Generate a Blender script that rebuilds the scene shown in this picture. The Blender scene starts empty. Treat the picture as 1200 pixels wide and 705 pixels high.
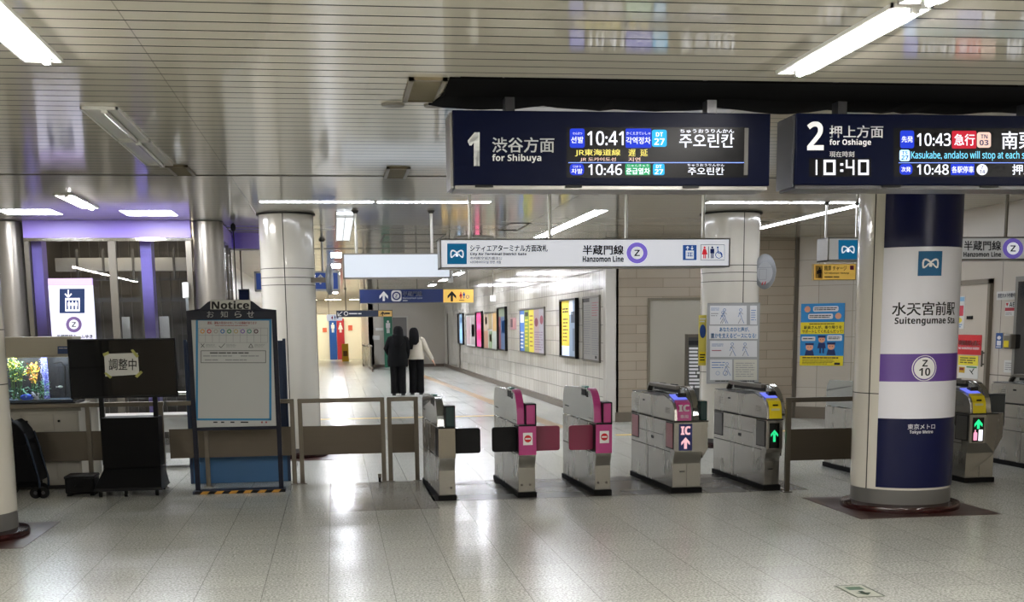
import bpy, math, random
from math import sin, cos, pi, radians, atan2, sqrt
from mathutils import Vector, Matrix
random.seed(7)
SC = bpy.context.scene
COL = SC.collection

# ------------------------------------------------------------------ camera
F_PX, PPY = 1463.0, 623.7
PITCH, ROLL, YAW = radians(-9.387), radians(-0.698), radians(7.892)
EYE = Vector((0, 0, 1.6))
_r = Vector((cos(YAW), -sin(YAW), 0)); _f = Vector((sin(YAW), cos(YAW), 0)); _u = Vector((0, 0, 1))
FWD = _f * cos(PITCH) + _u * sin(PITCH)
_u2 = _u * cos(PITCH) - _f * sin(PITCH)
RGT = _r * cos(ROLL) + _u2 * sin(ROLL)
UPV = _u2 * cos(ROLL) - _r * sin(ROLL)
cd = bpy.data.cameras.new('camera'); cam = bpy.data.objects.new('camera', cd); COL.objects.link(cam)
cd.sensor_width = 36; cd.lens = F_PX / 1200 * 36
cd.shift_y = (PPY - 352.5) / 1200
cd.clip_end = 300
cam.matrix_world = Matrix(((RGT.x, UPV.x, -FWD.x, EYE.x), (RGT.y, UPV.y, -FWD.y, EYE.y), (RGT.z, UPV.z, -FWD.z, EYE.z), (0, 0, 0, 1)))
SC.camera = cam

# ------------------------------------------------------------------ world, exposure
w = bpy.data.worlds.new('world'); SC.world = w; w.use_nodes = True
w.node_tree.nodes['Background'].inputs[0].default_value = (.5, .5, .5, 1)
w.node_tree.nodes['Background'].inputs[1].default_value = .05
SC.view_settings.view_transform = 'Standard'; SC.view_settings.look = 'None'
SC.view_settings.gamma = 1; SC.view_settings.use_curve_mapping = False
SC.view_settings.exposure = 0.0
LAMP = 188.0          # emission of a fluorescent fixture
DISPLAY = 1.35       # emission of signs and displays
SC.cycles.max_bounces = 8; SC.cycles.diffuse_bounces = 6; SC.cycles.glossy_bounces = 4
SC.cycles.transparent_max_bounces = 12
SC.cycles.sample_clamp_indirect = 6
SC.cycles.caustics_reflective = False; SC.cycles.caustics_refractive = False

# ------------------------------------------------------------------ measuring helpers (a photo point on a real plane)
def ray(x, y): return RGT * ((x - 600) / F_PX) - UPV * ((y - PPY) / F_PX) + FWD
def at_y(x, y, Y): d = ray(x, y); return EYE + d * (Y / d.y)
def at_x(x, y, X): d = ray(x, y); return EYE + d * (X / d.x)
def at_z(x, y, Z): d = ray(x, y); return EYE + d * ((Z - 1.6) / d.z)
def at_cyl(x, y, cx, cy, r):
    d = ray(x, y); a = d.x**2 + d.y**2; b = -2 * (d.x * cx + d.y * cy); c = cx * cx + cy * cy - r * r
    q = b * b - 4 * a * c
    t = (-b - sqrt(max(q, 0))) / (2 * a)
    p = d * t
    return atan2(p.x - cx, -(p.y - cy)), 1.6 + p.z        # angle from facing -Y, height

# ------------------------------------------------------------------ materials
def lin(h):
    h = h.lstrip('#'); v = [int(h[i:i + 2], 16) / 255 for i in (0, 2, 4)]
    return tuple(((c + .055) / 1.055)**2.4 if c > .04045 else c / 12.92 for c in v) + (1,)
MATS = {}
def mat(name, col='#808080', rough=.5, metal=0, emit=0, spec=.5, coat=0):
    if name in MATS: return MATS[name]
    m = bpy.data.materials.new(name); m.use_nodes = True; b = m.node_tree.nodes['Principled BSDF']
    c = lin(col) if isinstance(col, str) else (*col, 1)
    b.inputs['Base Color'].default_value = c; b.inputs['Roughness'].default_value = rough
    b.inputs['Metallic'].default_value = metal; b.inputs['Specular IOR Level'].default_value = spec
    b.inputs['Coat Weight'].default_value = coat; b.inputs['Coat Roughness'].default_value = .05
    if emit:
        b.inputs['Emission Color'].default_value = c; b.inputs['Emission Strength'].default_value = emit
    MATS[name] = m; return m
class NT:
    def __init__(s, m): s.t = m.node_tree; s.n = s.t.nodes; s.l = s.t.links; s.b = s.n['Principled BSDF']
    def new(s, ty, **k):
        n = s.n.new(ty)
        for a, v in k.items(): setattr(n, a, v)
        return n
    def math(s, op, a, b=None, c=None):
        n = s.new('ShaderNodeMath', operation=op)
        for i, v in enumerate((a, b, c)):
            if v is None: continue
            if isinstance(v, (int, float)): n.inputs[i].default_value = v
            else: s.l.new(v, n.inputs[i])
        return n.outputs[0]
    def pos(s):
        g = s.new('ShaderNodeNewGeometry'); x = s.new('ShaderNodeSeparateXYZ'); s.l.new(g.outputs['Position'], x.inputs[0]); return g.outputs['Position'], x.outputs
    def mix(s, f, a, b):
        n = s.new('ShaderNodeMix', data_type='RGBA')
        for i, v in ((0, f), (6, a), (7, b)):
            if isinstance(v, (int, float)): n.inputs[i].default_value = v
            elif isinstance(v, tuple): n.inputs[i].default_value = v
            else: s.l.new(v, n.inputs[i])
        return n.outputs[2]
    def noise(s, scale, vec=None, detail=2, sc=None):
        n = s.new('ShaderNodeTexNoise'); n.inputs['Scale'].default_value = scale; n.inputs['Detail'].default_value = detail
        if vec is not None:
            if sc:
                mp = s.new('ShaderNodeMapping'); mp.inputs['Scale'].default_value = sc; s.l.new(vec, mp.inputs[0]); vec = mp.outputs[0]
            s.l.new(vec, n.inputs['Vector'])
        return n.outputs['Fac']
    def line(s, coord, off, pitch, wid):      # 1 on a joint
        a = s.math('FRACT', s.math('DIVIDE', s.math('SUBTRACT', coord, off - pitch * 400 + wid / 2 * 0), pitch))
        d = s.math('MINIMUM', a, s.math('SUBTRACT', 1.0, a))
        return s.math('LESS_THAN', d, wid / pitch / 2)
    def cell(s, coord, off, pitch): return s.math('FLOOR', s.math('DIVIDE', s.math('SUBTRACT', coord, off), pitch))
    def rnd(s, a, b):
        c = s.new('ShaderNodeCombineXYZ'); s.l.new(a, c.inputs[0]); s.l.new(b, c.inputs[1])
        n = s.new('ShaderNodeTexWhiteNoise', noise_dimensions='3D'); s.l.new(c.outputs[0], n.inputs['Vector']); return n.outputs['Value']
    def bump(s, h, strength, dist=.01):
        n = s.new('ShaderNodeBump'); n.inputs['Strength'].default_value = strength; n.inputs['Distance'].default_value = dist
        s.l.new(h, n.inputs['Height']); s.l.new(n.outputs[0], s.b.inputs['Normal'])
    def out(s, name, v): s.l.new(v, s.b.inputs[name])

def floor_mat(name, c1, c2, cj, joints=True, rough=.2, spec=.45):
    m = mat(name, c1, rough, spec=spec); t = NT(m); p, x = t.pos()
    sp = t.noise(64, p, 3); big = t.noise(.7, p, 3)
    sp2 = t.noise(230, p, 2)
    base = t.mix(t.math('ADD', t.math('MULTIPLY_ADD', sp, 2.8, -1.1), t.math('MULTIPLY_ADD', sp2, 2.0, -.8)), lin(c1), lin(c2))
    if joints:
        jx = t.line(x[0], -.09, .4, .005); jy = t.line(x[1], 11.04 + .005, .4, .005)
        j = t.math('MAXIMUM', jx, jy)
        r = t.rnd(t.cell(x[0], -.09 - 40, .4), t.cell(x[1], 11.045 - 40, .4))
        base = t.mix(t.math('MULTIPLY', r, .16), base, lin('#5a5c58'))
        base = t.mix(t.math('MULTIPLY', j, .55), base, lin(cj))
        t.out('Roughness', t.math('ADD', t.math('MULTIPLY_ADD', r, .06, rough - .05), t.math('MULTIPLY', big, .08)))
    t.out('Base Color', base)
    t.bump(t.noise(3.0, p, 1), .05, .02)
    return m
FLOOR = floor_mat('floor_tile', '#8f908a', '#dedfd7', '#4a4944')
FLOORB = floor_mat('floor_brown', '#3a211e', '#4e332e', '#241a18', rough=.35, spec=.2)
FLOORG = floor_mat('floor_grey', '#403d39', '#5e5a54', '#2c2a27', rough=.25, spec=.3)

def ceil_mat():
    m = mat('ceiling_slat', '#8d897d', .12, spec=.35); t = NT(m); p, x = t.pos()
    j = t.line(x[1], 6.02, .1775, .018)
    sx = t.line(x[0], -.9, 3.6, .006)
    c = t.rnd(t.cell(x[1], 6.02 - 71, .1775), t.cell(x[0], -.9 - 72, 3.6))
    base = t.mix(t.math('MULTIPLY', c, .3), lin('#cbc6b8'), lin('#b6b1a3'))
    base = t.mix(t.math('MAXIMUM', j, t.math('MULTIPLY', sx, .3)), base, lin('#1d1a16'))
    t.out('Base Color', base)
    t.out('Roughness', t.math('ADD', t.math('MULTIPLY', c, .05), t.math('MULTIPLY_ADD', j, .5, .07)))
    # each slat is very slightly dished
    fr = t.math('FRACT', t.math('DIVIDE', t.math('SUBTRACT', x[1], 6.02 - 71), .1775))
    h = t.math('POWER', t.math('ABSOLUTE', t.math('SUBTRACT', fr, .5)), 2.0)
    t.bump(t.math('ADD', h, t.math('MULTIPLY', t.noise(1.2, p, 2), .12)), .05, .012)
    return m
CEIL = ceil_mat()
def tile_wall(name, axis, px, pz, c1, c2, cj, rough, jw=.006, off=0., zo=.1, bump=.25, stagger=False, streak=False):
    m = mat(name, c1, rough, spec=.6); t = NT(m); p, x = t.pos(); a = x[axis]
    row = t.cell(x[2], zo - pz * 50, pz)
    if stagger: a = t.math('ADD', a, t.math('MULTIPLY', t.math('MODULO', row, 2.0), px / 2))
    j = t.math('MAXIMUM', t.line(a, off, px, jw), t.line(x[2], zo, pz, jw))
    col = t.cell(a, off - px * 400, px)
    r = t.rnd(col, row)
    base = t.mix(r, lin(c1), lin(c2)); base = t.mix(j, base, lin(cj)); t.out('Base Color', base)
    h = t.math('SUBTRACT', 1.0, j)
    if streak:      # glazed faces that roll gently across the wall, so lamps smear into upright streaks
        n = t.noise(1.0, p, 2, sc=(9 if axis == 0 else 1, 9 if axis == 1 else 1, .5))
        h = t.math('ADD', t.math('MULTIPLY', h, .3), t.math('MULTIPLY', n, 1.2))
    t.bump(h, bump, .01)
    t.out('Roughness', t.math('MULTIPLY_ADD', j, .4, rough))
    return m
WHITE_TILE = tile_wall('glazed_tile', 1, .6, .3, '#e2ded4', '#cfcbc0', '#57534b', .1, streak=True, bump=.9, jw=.013)
WHITE_TILE_X = tile_wall('glazed_tile_end', 0, .6, .3, '#c4c0b8', '#b0aca4', '#6a665e', .14, streak=True, bump=.4)
TAN = tile_wall('tan_tile', 0, .9, .15, '#a79b89', '#9c907e', '#7b705f', .4, stagger=True, jw=.008)
BEIGE = tile_wall('beige_tile', 0, .42, .42, '#bdb5a6', '#b3ab9c', '#847c6e', .35)
BEIGE_Y = tile_wall('beige_panel', 1, 3.1, 1.45, '#c3bbae', '#bdb5a8', '#6a6258', .3, jw=.012, off=14.55, zo=2.38 - 1.45)

def steel(name, col='#8e8c88', rough=.32, ax=2, k=.3, sc=60):
    m = mat(name, col, rough, metal=.95); t = NT(m); tc = t.new('ShaderNodeTexCoord')
    s = [sc, sc, sc]; s[ax] = min(1.5, sc)
    n = t.noise(1.0, tc.outputs['Object'], 3, sc=tuple(s)); b = t.noise(2.0, tc.outputs['Object'], 3)
    t.out('Roughness', t.math('ADD', t.math('MULTIPLY_ADD', n, .12, rough - .08), t.math('MULTIPLY', b, .08)))
    c = lin(col); t.out('Base Color', t.mix(t.math('MULTIPLY', n, k), c, tuple(v * .8 for v in c[:3]) + (1,)))
    return m
STEEL = steel('brushed_steel', '#8b8985', .34); STEELH = steel('brushed_steel_level', '#8b8985', .34, 0)
CHROME = mat('chrome', '#c4c2bd', .12, metal=1); STEELD = steel('dark_steel', '#6f6a62', .38, 0); POLE = mat('pole_metal', '#dcdbd6', .28, metal=.5)
BLACK = mat('black_plastic', '#070708', .5, spec=.2); BLACKG = mat('black_gloss', '#050506', .12); RUBBER = mat('rubber', '#0c0c0c', .8, spec=.2)
CLOTHB = mat('black_cloth', '#040404', .95, spec=.1)
NAVY = mat('navy_gloss', '#02061c', .35, spec=.06); NAVYW = mat('navy_wrap_vinyl', '#070e38', .3, spec=.25)
NAVYM = mat('navy_panel', '#1c2850', .5); WHITEP = mat('white_paint', '#d9d9d6', .4)
CREAM = mat('cream_panel', '#cfcbc0', .15, coat=.5); JOINT = mat('joint_dark', '#2c2a27', .8)
GREYB = mat('grey_base', '#5d5c59', .4); MAROON = mat('maroon_stone', '#2a0d0d', .12, spec=.4)
PINK = mat('pink_panel', '#b03a7c', .35); PINKD = mat('pink_flap', '#7c2745', .3); YEL = mat('yellow_panel', '#e8d21a', .4)
GREEND = mat('dark_green_plastic', '#12302f', .25); PURPLE = mat('purple_panel', '#a48ff0', .35); PURP2 = mat('purple_print', '#6c4fa8', .4)
SIGNW = mat('sign_white', '#dcdfe8', .4, emit=.62); SIGNWD = mat('sign_white_plain', '#cfd6de', .5, emit=.35)
INK = mat('ink_black', '#0c0c0e', .6); INKW = mat('ink_white', '#e6e6e6', .6); INKG = mat('ink_silver', '#a9aaa6', .5, emit=.25)
INKR = mat('ink_red', '#c3161f', .6); INKB = mat('ink_blue', '#2a4d8f', .6); INKT = mat('ink_teal', '#0d5a86', .6); PAPER = mat('paper', '#d5d5d2', .7)
def glow(n, c, k=.8):
    m = mat(n, c, .6, emit=k, spec=.1)
    m.node_tree.nodes['Principled BSDF'].inputs['Base Color'].default_value = (.01, .01, .01, 1); return m
def led(n, c, k=1.0): return glow('led_' + n, c, DISPLAY * k)
LW, LY, LC, LB, LR, LG = led('white', '#f4f6ff', 1.1), led('yellow', '#f2e070'), led('cyan', '#7fe0ff'), led('blue', '#1138d8', .8), led('red', '#c01830', .9), led('green', '#14a060', .9)
LCY, LO, LN = led('sky', '#25b4f0', .95), led('peach', '#f4cdbc', .9), led('navy', '#101c6a', .5)
TUBE = mat('lit_tube', '#faf6f1', .5, emit=LAMP); REFL = mat('lamp_tray_lit', '#8f949c', .35); TRAY = mat('lamp_tray', '#cfcfca', .3)
def glass(name, tint=(1, 1, 1), rough=0.0):
    m = bpy.data.materials.new(name); m.use_nodes = True; n = m.node_tree.nodes; l = m.node_tree.links
    for q in list(n):
        if q.type != 'OUTPUT_MATERIAL': n.remove(q)
    o = [q for q in n if q.type == 'OUTPUT_MATERIAL'][0]
    a = n.new('ShaderNodeBsdfTransparent'); a.inputs[0].default_value = (*tint, 1); g = n.new('ShaderNodeBsdfGlossy'); g.inputs['Roughness'].default_value = rough
    f = n.new('ShaderNodeFresnel'); f.inputs[0].default_value = 1.5; x = n.new('ShaderNodeMixShader')
    l.new(f.outputs[0], x.inputs[0]); l.new(a.outputs[0], x.inputs[1]); l.new(g.outputs[0], x.inputs[2]); l.new(x.outputs[0], o.inputs[0]); return m
GLASS = glass('window_glass', (.85, .87, .88)); TANKG = glass('tank_glass', (.95, .98, 1))

# ------------------------------------------------------------------ mesh builder
SPLIT = {'lamp_holder', 'latch', 'sensor_window', 'top_lamp', 'lock', 'bolt', 'guide_rail', 'control_panel', 'bracket', 'pocket_edge', 'side_mark', 'door_frame'}
class MB:
    def __init__(s): s.v = []; s.f = []; s.M = Matrix(); s.seg = []
    def add(s, vs, fs):
        k = len(s.v); s.seg.append((k, len(s.f))); s.v += [tuple(s.M @ Vector(q)) for q in vs]; s.f += [tuple(i + k for i in q) for q in fs]; return s
    def box(s, x0, x1, y0, y1, z0, z1):
        v = [(x, y, z) for z in (z0, z1) for y in (y0, y1) for x in (x0, x1)]
        return s.add(v, [(0, 2, 3, 1), (4, 5, 7, 6), (0, 1, 5, 4), (2, 6, 7, 3), (0, 4, 6, 2), (1, 3, 7, 5)])
    def prism(s, pts, a, b, ax='x'):       # polygon extruded along an axis; pts are the two other coordinates in order
        n = len(pts); P = lambda q, t: {'x': (t, q[0], q[1]), 'y': (q[0], t, q[1]), 'z': (q[0], q[1], t)}[ax]
        v = [P(q, a) for q in pts] + [P(q, b) for q in pts]
        return s.add(v, [tuple(range(n))[::-1], tuple(range(n, 2 * n))] + [(i, (i + 1) % n, n + (i + 1) % n, n + i) for i in range(n)])
    def cyl(s, p, q, r, n=12, r2=None, cap=True):
        p, q = Vector(p), Vector(q); d = (q - p).normalized(); a = d.orthogonal().normalized(); b = d.cross(a); r2 = r if r2 is None else r2
        v = [p + (a * cos(2 * pi * i / n) + b * sin(2 * pi * i / n)) * r for i in range(n)] + [q + (a * cos(2 * pi * i / n) + b * sin(2 * pi * i / n)) * r2 for i in range(n)]
        f = [(i, (i + 1) % n, n + (i + 1) % n, n + i) for i in range(n)]
        if cap: f += [tuple(range(n))[::-1], tuple(range(n, 2 * n))]
        return s.add(v, f)
    def tube(s, pts, r, n=8):
        for a, b in zip(pts, pts[1:]): s.cyl(a, b, r, n)
        return s
    def lathe(s, prof, c=(0, 0), n=48, a0=0, a1=2 * pi):
        full = abs(a1 - a0 - 2 * pi) < 1e-6; m = n if full else n + 1; k = len(prof)
        v = [(c[0] + r * sin(a0 + (a1 - a0) * i / n), c[1] - r * cos(a0 + (a1 - a0) * i / n), z) for i in range(m) for r, z in prof]
        f = [(i * k + j, ((i + 1) % m) * k + j, ((i + 1) % m) * k + j + 1, i * k + j + 1) for i in range(n) for j in range(k - 1)]
        return s.add(v, f)
    def loft(s, rings, cap=True):          # rings: lists of equal length
        n = len(rings[0]); v = [q for r in rings for q in r]
        f = [(j * n + i, j * n + (i + 1) % n, (j + 1) * n + (i + 1) % n, (j + 1) * n + i) for j in range(len(rings) - 1) for i in range(n)]
        if cap: f += [tuple(range(n))[::-1], tuple(range((len(rings) - 1) * n, len(rings) * n))]
        return s.add(v, f)
    def ball(s, c, r, n=10, sq=(1, 1, 1)):
        rings = [[(c[0] + r * sq[0] * sin(pi * j / n) * cos(2 * pi * i / (2 * n)), c[1] + r * sq[1] * sin(pi * j / n) * sin(2 * pi * i / (2 * n)), c[2] - r * sq[2] * cos(pi * j / n)) for i in range(2 * n)] for j in range(1, n)]
        return s.loft(rings)
    def build(s, name, m, parent=None, bevel=0, smooth=False, loc=None, ms=None, **props):
        if name in SPLIT and len(s.seg) > 1:        # pieces that stand apart become parts of their own
            o = None
            for i, (a, b) in enumerate(s.seg):
                a2, b2 = s.seg[i + 1] if i + 1 < len(s.seg) else (len(s.v), len(s.f))
                q = MB(); q.v = s.v[a:a2]; q.f = [tuple(j - a for j in f) for f in s.f[b:b2]]; o = q.build(name, m, parent, bevel, smooth, loc, ms, **props)
                if props.get('kind'): o['kind'] = props['kind']
            return o
        me = bpy.data.meshes.new(name); me.from_pydata(s.v, [], s.f)
        if loc is not None:
            me.transform(Matrix.Translation(-Vector(loc)))
        me.materials.append(m)
        if smooth:
            me.polygons.foreach_set('use_smooth', [True] * len(me.polygons)); me.set_sharp_from_angle(angle=radians(40))
        me.update()
        o = bpy.data.objects.new(name, me); COL.objects.link(o)
        if loc is not None: o.location = loc
        if parent is not None: o.parent = parent
        if bevel:
            b = o.modifiers.new('bevel', 'BEVEL'); b.width = bevel; b.segments = 2; b.limit_method = 'ANGLE'
        for k, v in props.items(): o[k] = v
        return o
def tag(o, label=None, cat=None, group=None, kind=None):
    if label: o['label'] = label
    if cat: o['category'] = cat
    if group: o['group'] = group
    if kind: o['kind'] = kind
    return o
def empty(name, loc=(0, 0, 0), label=None, cat=None, group=None, rz=0, kind=None):
    o = bpy.data.objects.new(name, None); COL.objects.link(o); o.location = loc; o.rotation_euler = (0, 0, rz); o.empty_display_size = .1
    return tag(o, label, cat, group, kind)
def struct(mb, name, m, label=None, parent=None, cat=None, **k):
    o = mb.build(name, m, parent, **k); o['kind'] = 'structure'
    return tag(o, label, cat)
KIDS = {}
def copy_tree(o, parent=None):
    c = o.copy(); COL.objects.link(c)
    if parent is not None: c.parent = parent
    for ch in [q for q in bpy.data.objects if q.parent == o]: copy_tree(ch, c)
    return c

# ------------------------------------------------------------------ lettering
_G = {}; _TS = []
def _latin(s, style):
    o = ''
    for ch in s:
        if style in 'br':
            A, a, d = (0x1D5D4, 0x1D5EE, 0x1D7EC) if style == 'b' else (0x1D5A0, 0x1D5BA, 0x1D7E2)
            if 'A' <= ch <= 'Z': ch = chr(A + ord(ch) - 65)
            elif 'a' <= ch <= 'z': ch = chr(a + ord(ch) - 97)
            elif '0' <= ch <= '9': ch = chr(d + ord(ch) - 48)
        o += ch
    return o
def glyphs(s, style='r', fat=0.0, sub=0):
    key = (s, style, fat)
    if key not in _G:
        if not _TS:
            sc = bpy.data.scenes.new('type'); c = bpy.data.curves.new('t', 'FONT'); c.resolution_u = 2; c.fill_mode = 'FRONT'
            o = bpy.data.objects.new('t', c); sc.collection.objects.link(o); _TS.extend([sc, c, o])
        sc, c, o = _TS; c.body = _latin(s, style); sc.view_layers[0].update(); dg = sc.view_layers[0].depsgraph
        me = bpy.data.meshes.new_from_object(o.evaluated_get(dg))
        v0 = [(q.co.x, q.co.y) for q in me.vertices]; f0 = [tuple(p.vertices) for p in me.polygons]; bpy.data.meshes.remove(me)
        vs, fs = [], []          # a heavier weight is the same outline laid down a hair to each side
        for dx, dy in (((0, 0),) if not fat else ((fat, fat * .6), (-fat, fat * .6), (fat, -fat * .6), (-fat, -fat * .6))):
            k = len(vs); vs += [(a + dx, b + dy) for a, b in v0]; fs += [tuple(i + k for i in f) for f in f0]
        x0 = min(q[0] for q in vs); x1 = max(q[0] for q in vs); y0 = min(q[1] for q in vs); y1 = max(q[1] for q in vs)
        _G[key] = ([((a - x0) / (x1 - x0), (b - y0) / (y1 - y0)) for a, b in vs], fs)
    return _G[key]
class Face:
    """a printed face: rectangles, discs and lettering laid on a plane; fn maps (u, v) in photo-measured units to a point"""
    def __init__(s, fn): s.fn = fn; s.mb = {}
    def g(s, m, own=None):
        return s.mb.setdefault((m.name, own), (m, MB(), own))[1]
    def poly(s, pts, m, lift=1): s.g(m).add([s.fn(x, y, lift) for x, y in pts], [tuple(range(len(pts)))]); return s
    def rect(s, x0, y0, x1, y1, m, lift=1, n=1):
        for i in range(n):
            a, b = x0 + (x1 - x0) * i / n, x0 + (x1 - x0) * (i + 1) / n
            s.poly([(a, y1), (b, y1), (b, y0), (a, y0)], m, lift)
        return s
    def rrect(s, x0, y0, x1, y1, r, m, lift=1):
        p = []
        for cx, cy, a in ((x1 - r, y0 + r, -90), (x1 - r, y1 - r, 0), (x0 + r, y1 - r, 90), (x0 + r, y0 + r, 180)):
            p += [(cx + r * cos(radians(a + t)), cy + r * sin(radians(a + t))) for t in (0, 30, 60, 90)]
        return s.poly(p[::-1], m, lift)
    def disc(s, cx, cy, r, m, lift=1, ry=None, n=28):
        ry = ry or r; return s.poly([(cx + r * cos(2 * pi * i / n), cy - ry * sin(2 * pi * i / n)) for i in range(n)], m, lift)
    def ring(s, cx, cy, r, r2, m, lift=1, n=28, k=1):
        for i in range(n):
            a, b = 2 * pi * i / n, 2 * pi * (i + 1) / n
            s.poly([(cx + r2 * cos(a), cy - k * r2 * sin(a)), (cx + r * cos(a), cy - k * r * sin(a)), (cx + r * cos(b), cy - k * r * sin(b)), (cx + r2 * cos(b), cy - k * r2 * sin(b))], m, lift)
        return s
    def text(s, t, x0, y0, x1, y1, m, style='r', fat=0.0, lift=2):
        vs, fs = glyphs(t, style, fat)
        s.k = getattr(s, 'k', 0) + 1; s.g(m, ('lettering', s.k)).add([s.fn(x0 + (x1 - x0) * a, y1 + (y0 - y1) * b, lift) for a, b in vs], fs); return s
    def bars(s, x0, y0, x1, y1, m, rows, lift=2, fill=.5, seed=1, ragged=.25):   # lines of print too small to read
        r = random.Random(seed); h = (y1 - y0) / rows; s.k = getattr(s, 'k', 0) + 1; g = s.g(m, ('small_print', s.k))
        for i in range(rows):
            x = x0; e = x1 - (x1 - x0) * ragged * r.random()
            while x < e:
                wd = h * (1.2 + 3 * r.random()); a, b, c, d = x, y0 + h * i + h * (1 - fill) / 2, min(x + wd, e), y0 + h * (i + 1) - h * (1 - fill) / 2; g.add([s.fn(*q, lift) for q in ((a, d), (c, d), (c, b), (a, b))], [(0, 1, 2, 3)]); x += wd + h * .35
        return s
    def stroke(s, pts, wd, m, lift=2):
        for (a, b), (c, d) in zip(pts, pts[1:]):
            L = sqrt((c - a)**2 + (d - b)**2) or 1; nx, ny = -(d - b) / L * wd / 2, (c - a) / L * wd / 2
            s.poly([(a + nx, b + ny), (c + nx, d + ny), (c - nx, d - ny), (a - nx, b - ny)], m, lift)
        return s
    def logo(s, x0, y0, x1, y1, bg, fg, lift=1):      # heart-shaped M of two loops
        s.rect(x0, y0, x1, y1, bg, lift); w_, h_ = x1 - x0, y1 - y0
        P = lambda a, b: (x0 + w_ * a, y0 + h_ * b)
        for k in (1, -1):
            c = [(.5 + k * a, b) for a, b in ((.05, .62), (-.03, .52), (.04, .42), (.16, .34), (.27, .34), (.31, .44), (.31, .58), (.28, .68))]
            s.stroke([P(a, b) for a, b in c], w_ * .075, fg, lift + 1)
            c = [(.5 + k * a, b) for a, b in ((.28, .68), (.17, .60), (.08, .50), (0, .58), (-.05, .62))]
            s.stroke([P(a, b) for a, b in c], w_ * .06, fg, lift + 1)
        return s
    def zring(s, cx, cy, r, ring, bg, ink, lift=2, t='Z'):
        s.disc(cx, cy, r, ring, lift); s.disc(cx, cy, r * .6, bg, lift + 1)
        s.text(t, cx - r * .27, cy - r * .3, cx + r * .27, cy + r * .3, ink, 'b', lift=lift + 2); return s
    def man(s, cx, y0, y1, m, lift=2, woman=False):
        h = y1 - y0; s.disc(cx, y0 + h * .09, h * .09, m, lift)
        if woman: s.poly([(cx - h * .1, y0 + h * .2), (cx - h * .24, y0 + h * .68), (cx + h * .24, y0 + h * .68), (cx + h * .1, y0 + h * .2)], m, lift)
        else: s.rect(cx - h * .17, y0 + h * .2, cx + h * .17, y0 + h * .58, m, lift)
        s.rect(cx - h * .11, y0 + h * .5, cx - h * .02, y1, m, lift); s.rect(cx + h * .02, y0 + h * .5, cx + h * .11, y1, m, lift); return s
    def arrow(s, cx, y0, y1, wd, m, lift=2, kx=1):
        h = y1 - y0; s.rect(cx - wd * .13 * kx, y0 + h * .3, cx + wd * .13 * kx, y1, m, lift)
        s.poly([(cx, y0), (cx - wd * .5, y0 + wd * .55), (cx - wd * .5, y0 + wd * .9), (cx, y0 + wd * .38), (cx + wd * .5, y0 + wd * .9), (cx + wd * .5, y0 + wd * .55)][::-1], m, lift); return s
    def done(s, parent, names=None):
        for k, (m, mb, own) in s.mb.items():
            mb.build(own[0] if own else (names or {}).get(m.name) or 'printed_mark', m, parent)
def face_y(Y, e=.0015): return Face(lambda x, y, l: at_y(x, y, Y) + Vector((0, -e * l, 0)))
def face_x(X, e=.002, sgn=-1):       # on a wall of constant X, seen from smaller X
    return Face(lambda x, y, l: at_x(x, y, X) + Vector((sgn * e * l, 0, 0)))
def face_uv(o, U, V, N, e=.0012):    # metric face: x along U, y measured downwards from the top along -V
    o, U, V, N = map(Vector, (o, U, V, N)); return Face(lambda x, y, l: o + U * x - V * y + N * (e * l))
def px_box_y(x0, y0, x1, y1, Y):
    a, b, c, d = at_y(x0, y0, Y), at_y(x1, y0, Y), at_y(x0, y1, Y), at_y(x1, y1, Y)
    return (a.x + c.x) / 2, (b.x + d.x) / 2, (c.z + d.z) / 2, (a.z + b.z) / 2

# ================================================================== THE SETTING
CZ = 3.0
struct(MB().box(-9, 12, -7, 70, -.2, 0), 'floor', FLOOR)
struct(MB().box(.86, 4.5, 11.5, 12.95, 0, .002), 'floor_grey_strip', FLOORG)
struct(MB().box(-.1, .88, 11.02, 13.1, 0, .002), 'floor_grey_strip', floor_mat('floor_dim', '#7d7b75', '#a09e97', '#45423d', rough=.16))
struct(MB().add([(3.38, 19.4, .002), (3.62, 19.4, .002), (2.86, 46, .002), (2.62, 46, .002)], [(0, 1, 2, 3)]), 'floor_guide_strip', mat('guide_tan', '#8f7244', .4))
struct(MB().box(-.9, 3.3, 22.45, 22.62, 0, .002), 'floor_yellow_strip', mat('guide_yellow', '#c9a02c', .5))
struct(MB().box(4.05, 7.9, 17.9, 18.05, 0, .002), 'floor_yellow_strip', mat('guide_yellow', '#c9a02c', .5))
for cx in (4.855, -2.99): struct(MB().box(cx - .62, cx + .62, 9.65, 10.97, 0, .003), 'floor_brown_square', FLOORB)
struct(MB().box(-1.2, .12, 15.5, 16.75, 0, .003), 'floor_brown_square', FLOORB)
# ceiling, open where the dark slot runs above the departure boards
c = MB()
c.box(-9, 12, -7, 7.38, CZ, CZ + .1).box(-9, .76, 7.38, 8.2, CZ, CZ + .1).box(-9, 12, 8.2, 70, CZ, CZ + .1)
struct(c, 'ceiling', CEIL)
struct(MB().box(.7, 12, 7.3, 7.38, CZ + .1, CZ + .5).box(.7, 12, 8.2, 8.28, CZ + .1, CZ + .5).box(.68, .76, 7.3, 8.28, CZ + .1, CZ + .5).box(.68, 12, 7.3, 8.28, CZ + .5, CZ + .55), 'ceiling_slot', CLOTHB)
struct(MB().box(-9, 12, 12.12, 12.135, CZ - .006, CZ + .001).box(-9, 12, 23.0, 23.06, CZ - .006, CZ + .001), 'ceiling_seam', mat('seam', '#4a463f', .5))
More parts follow.
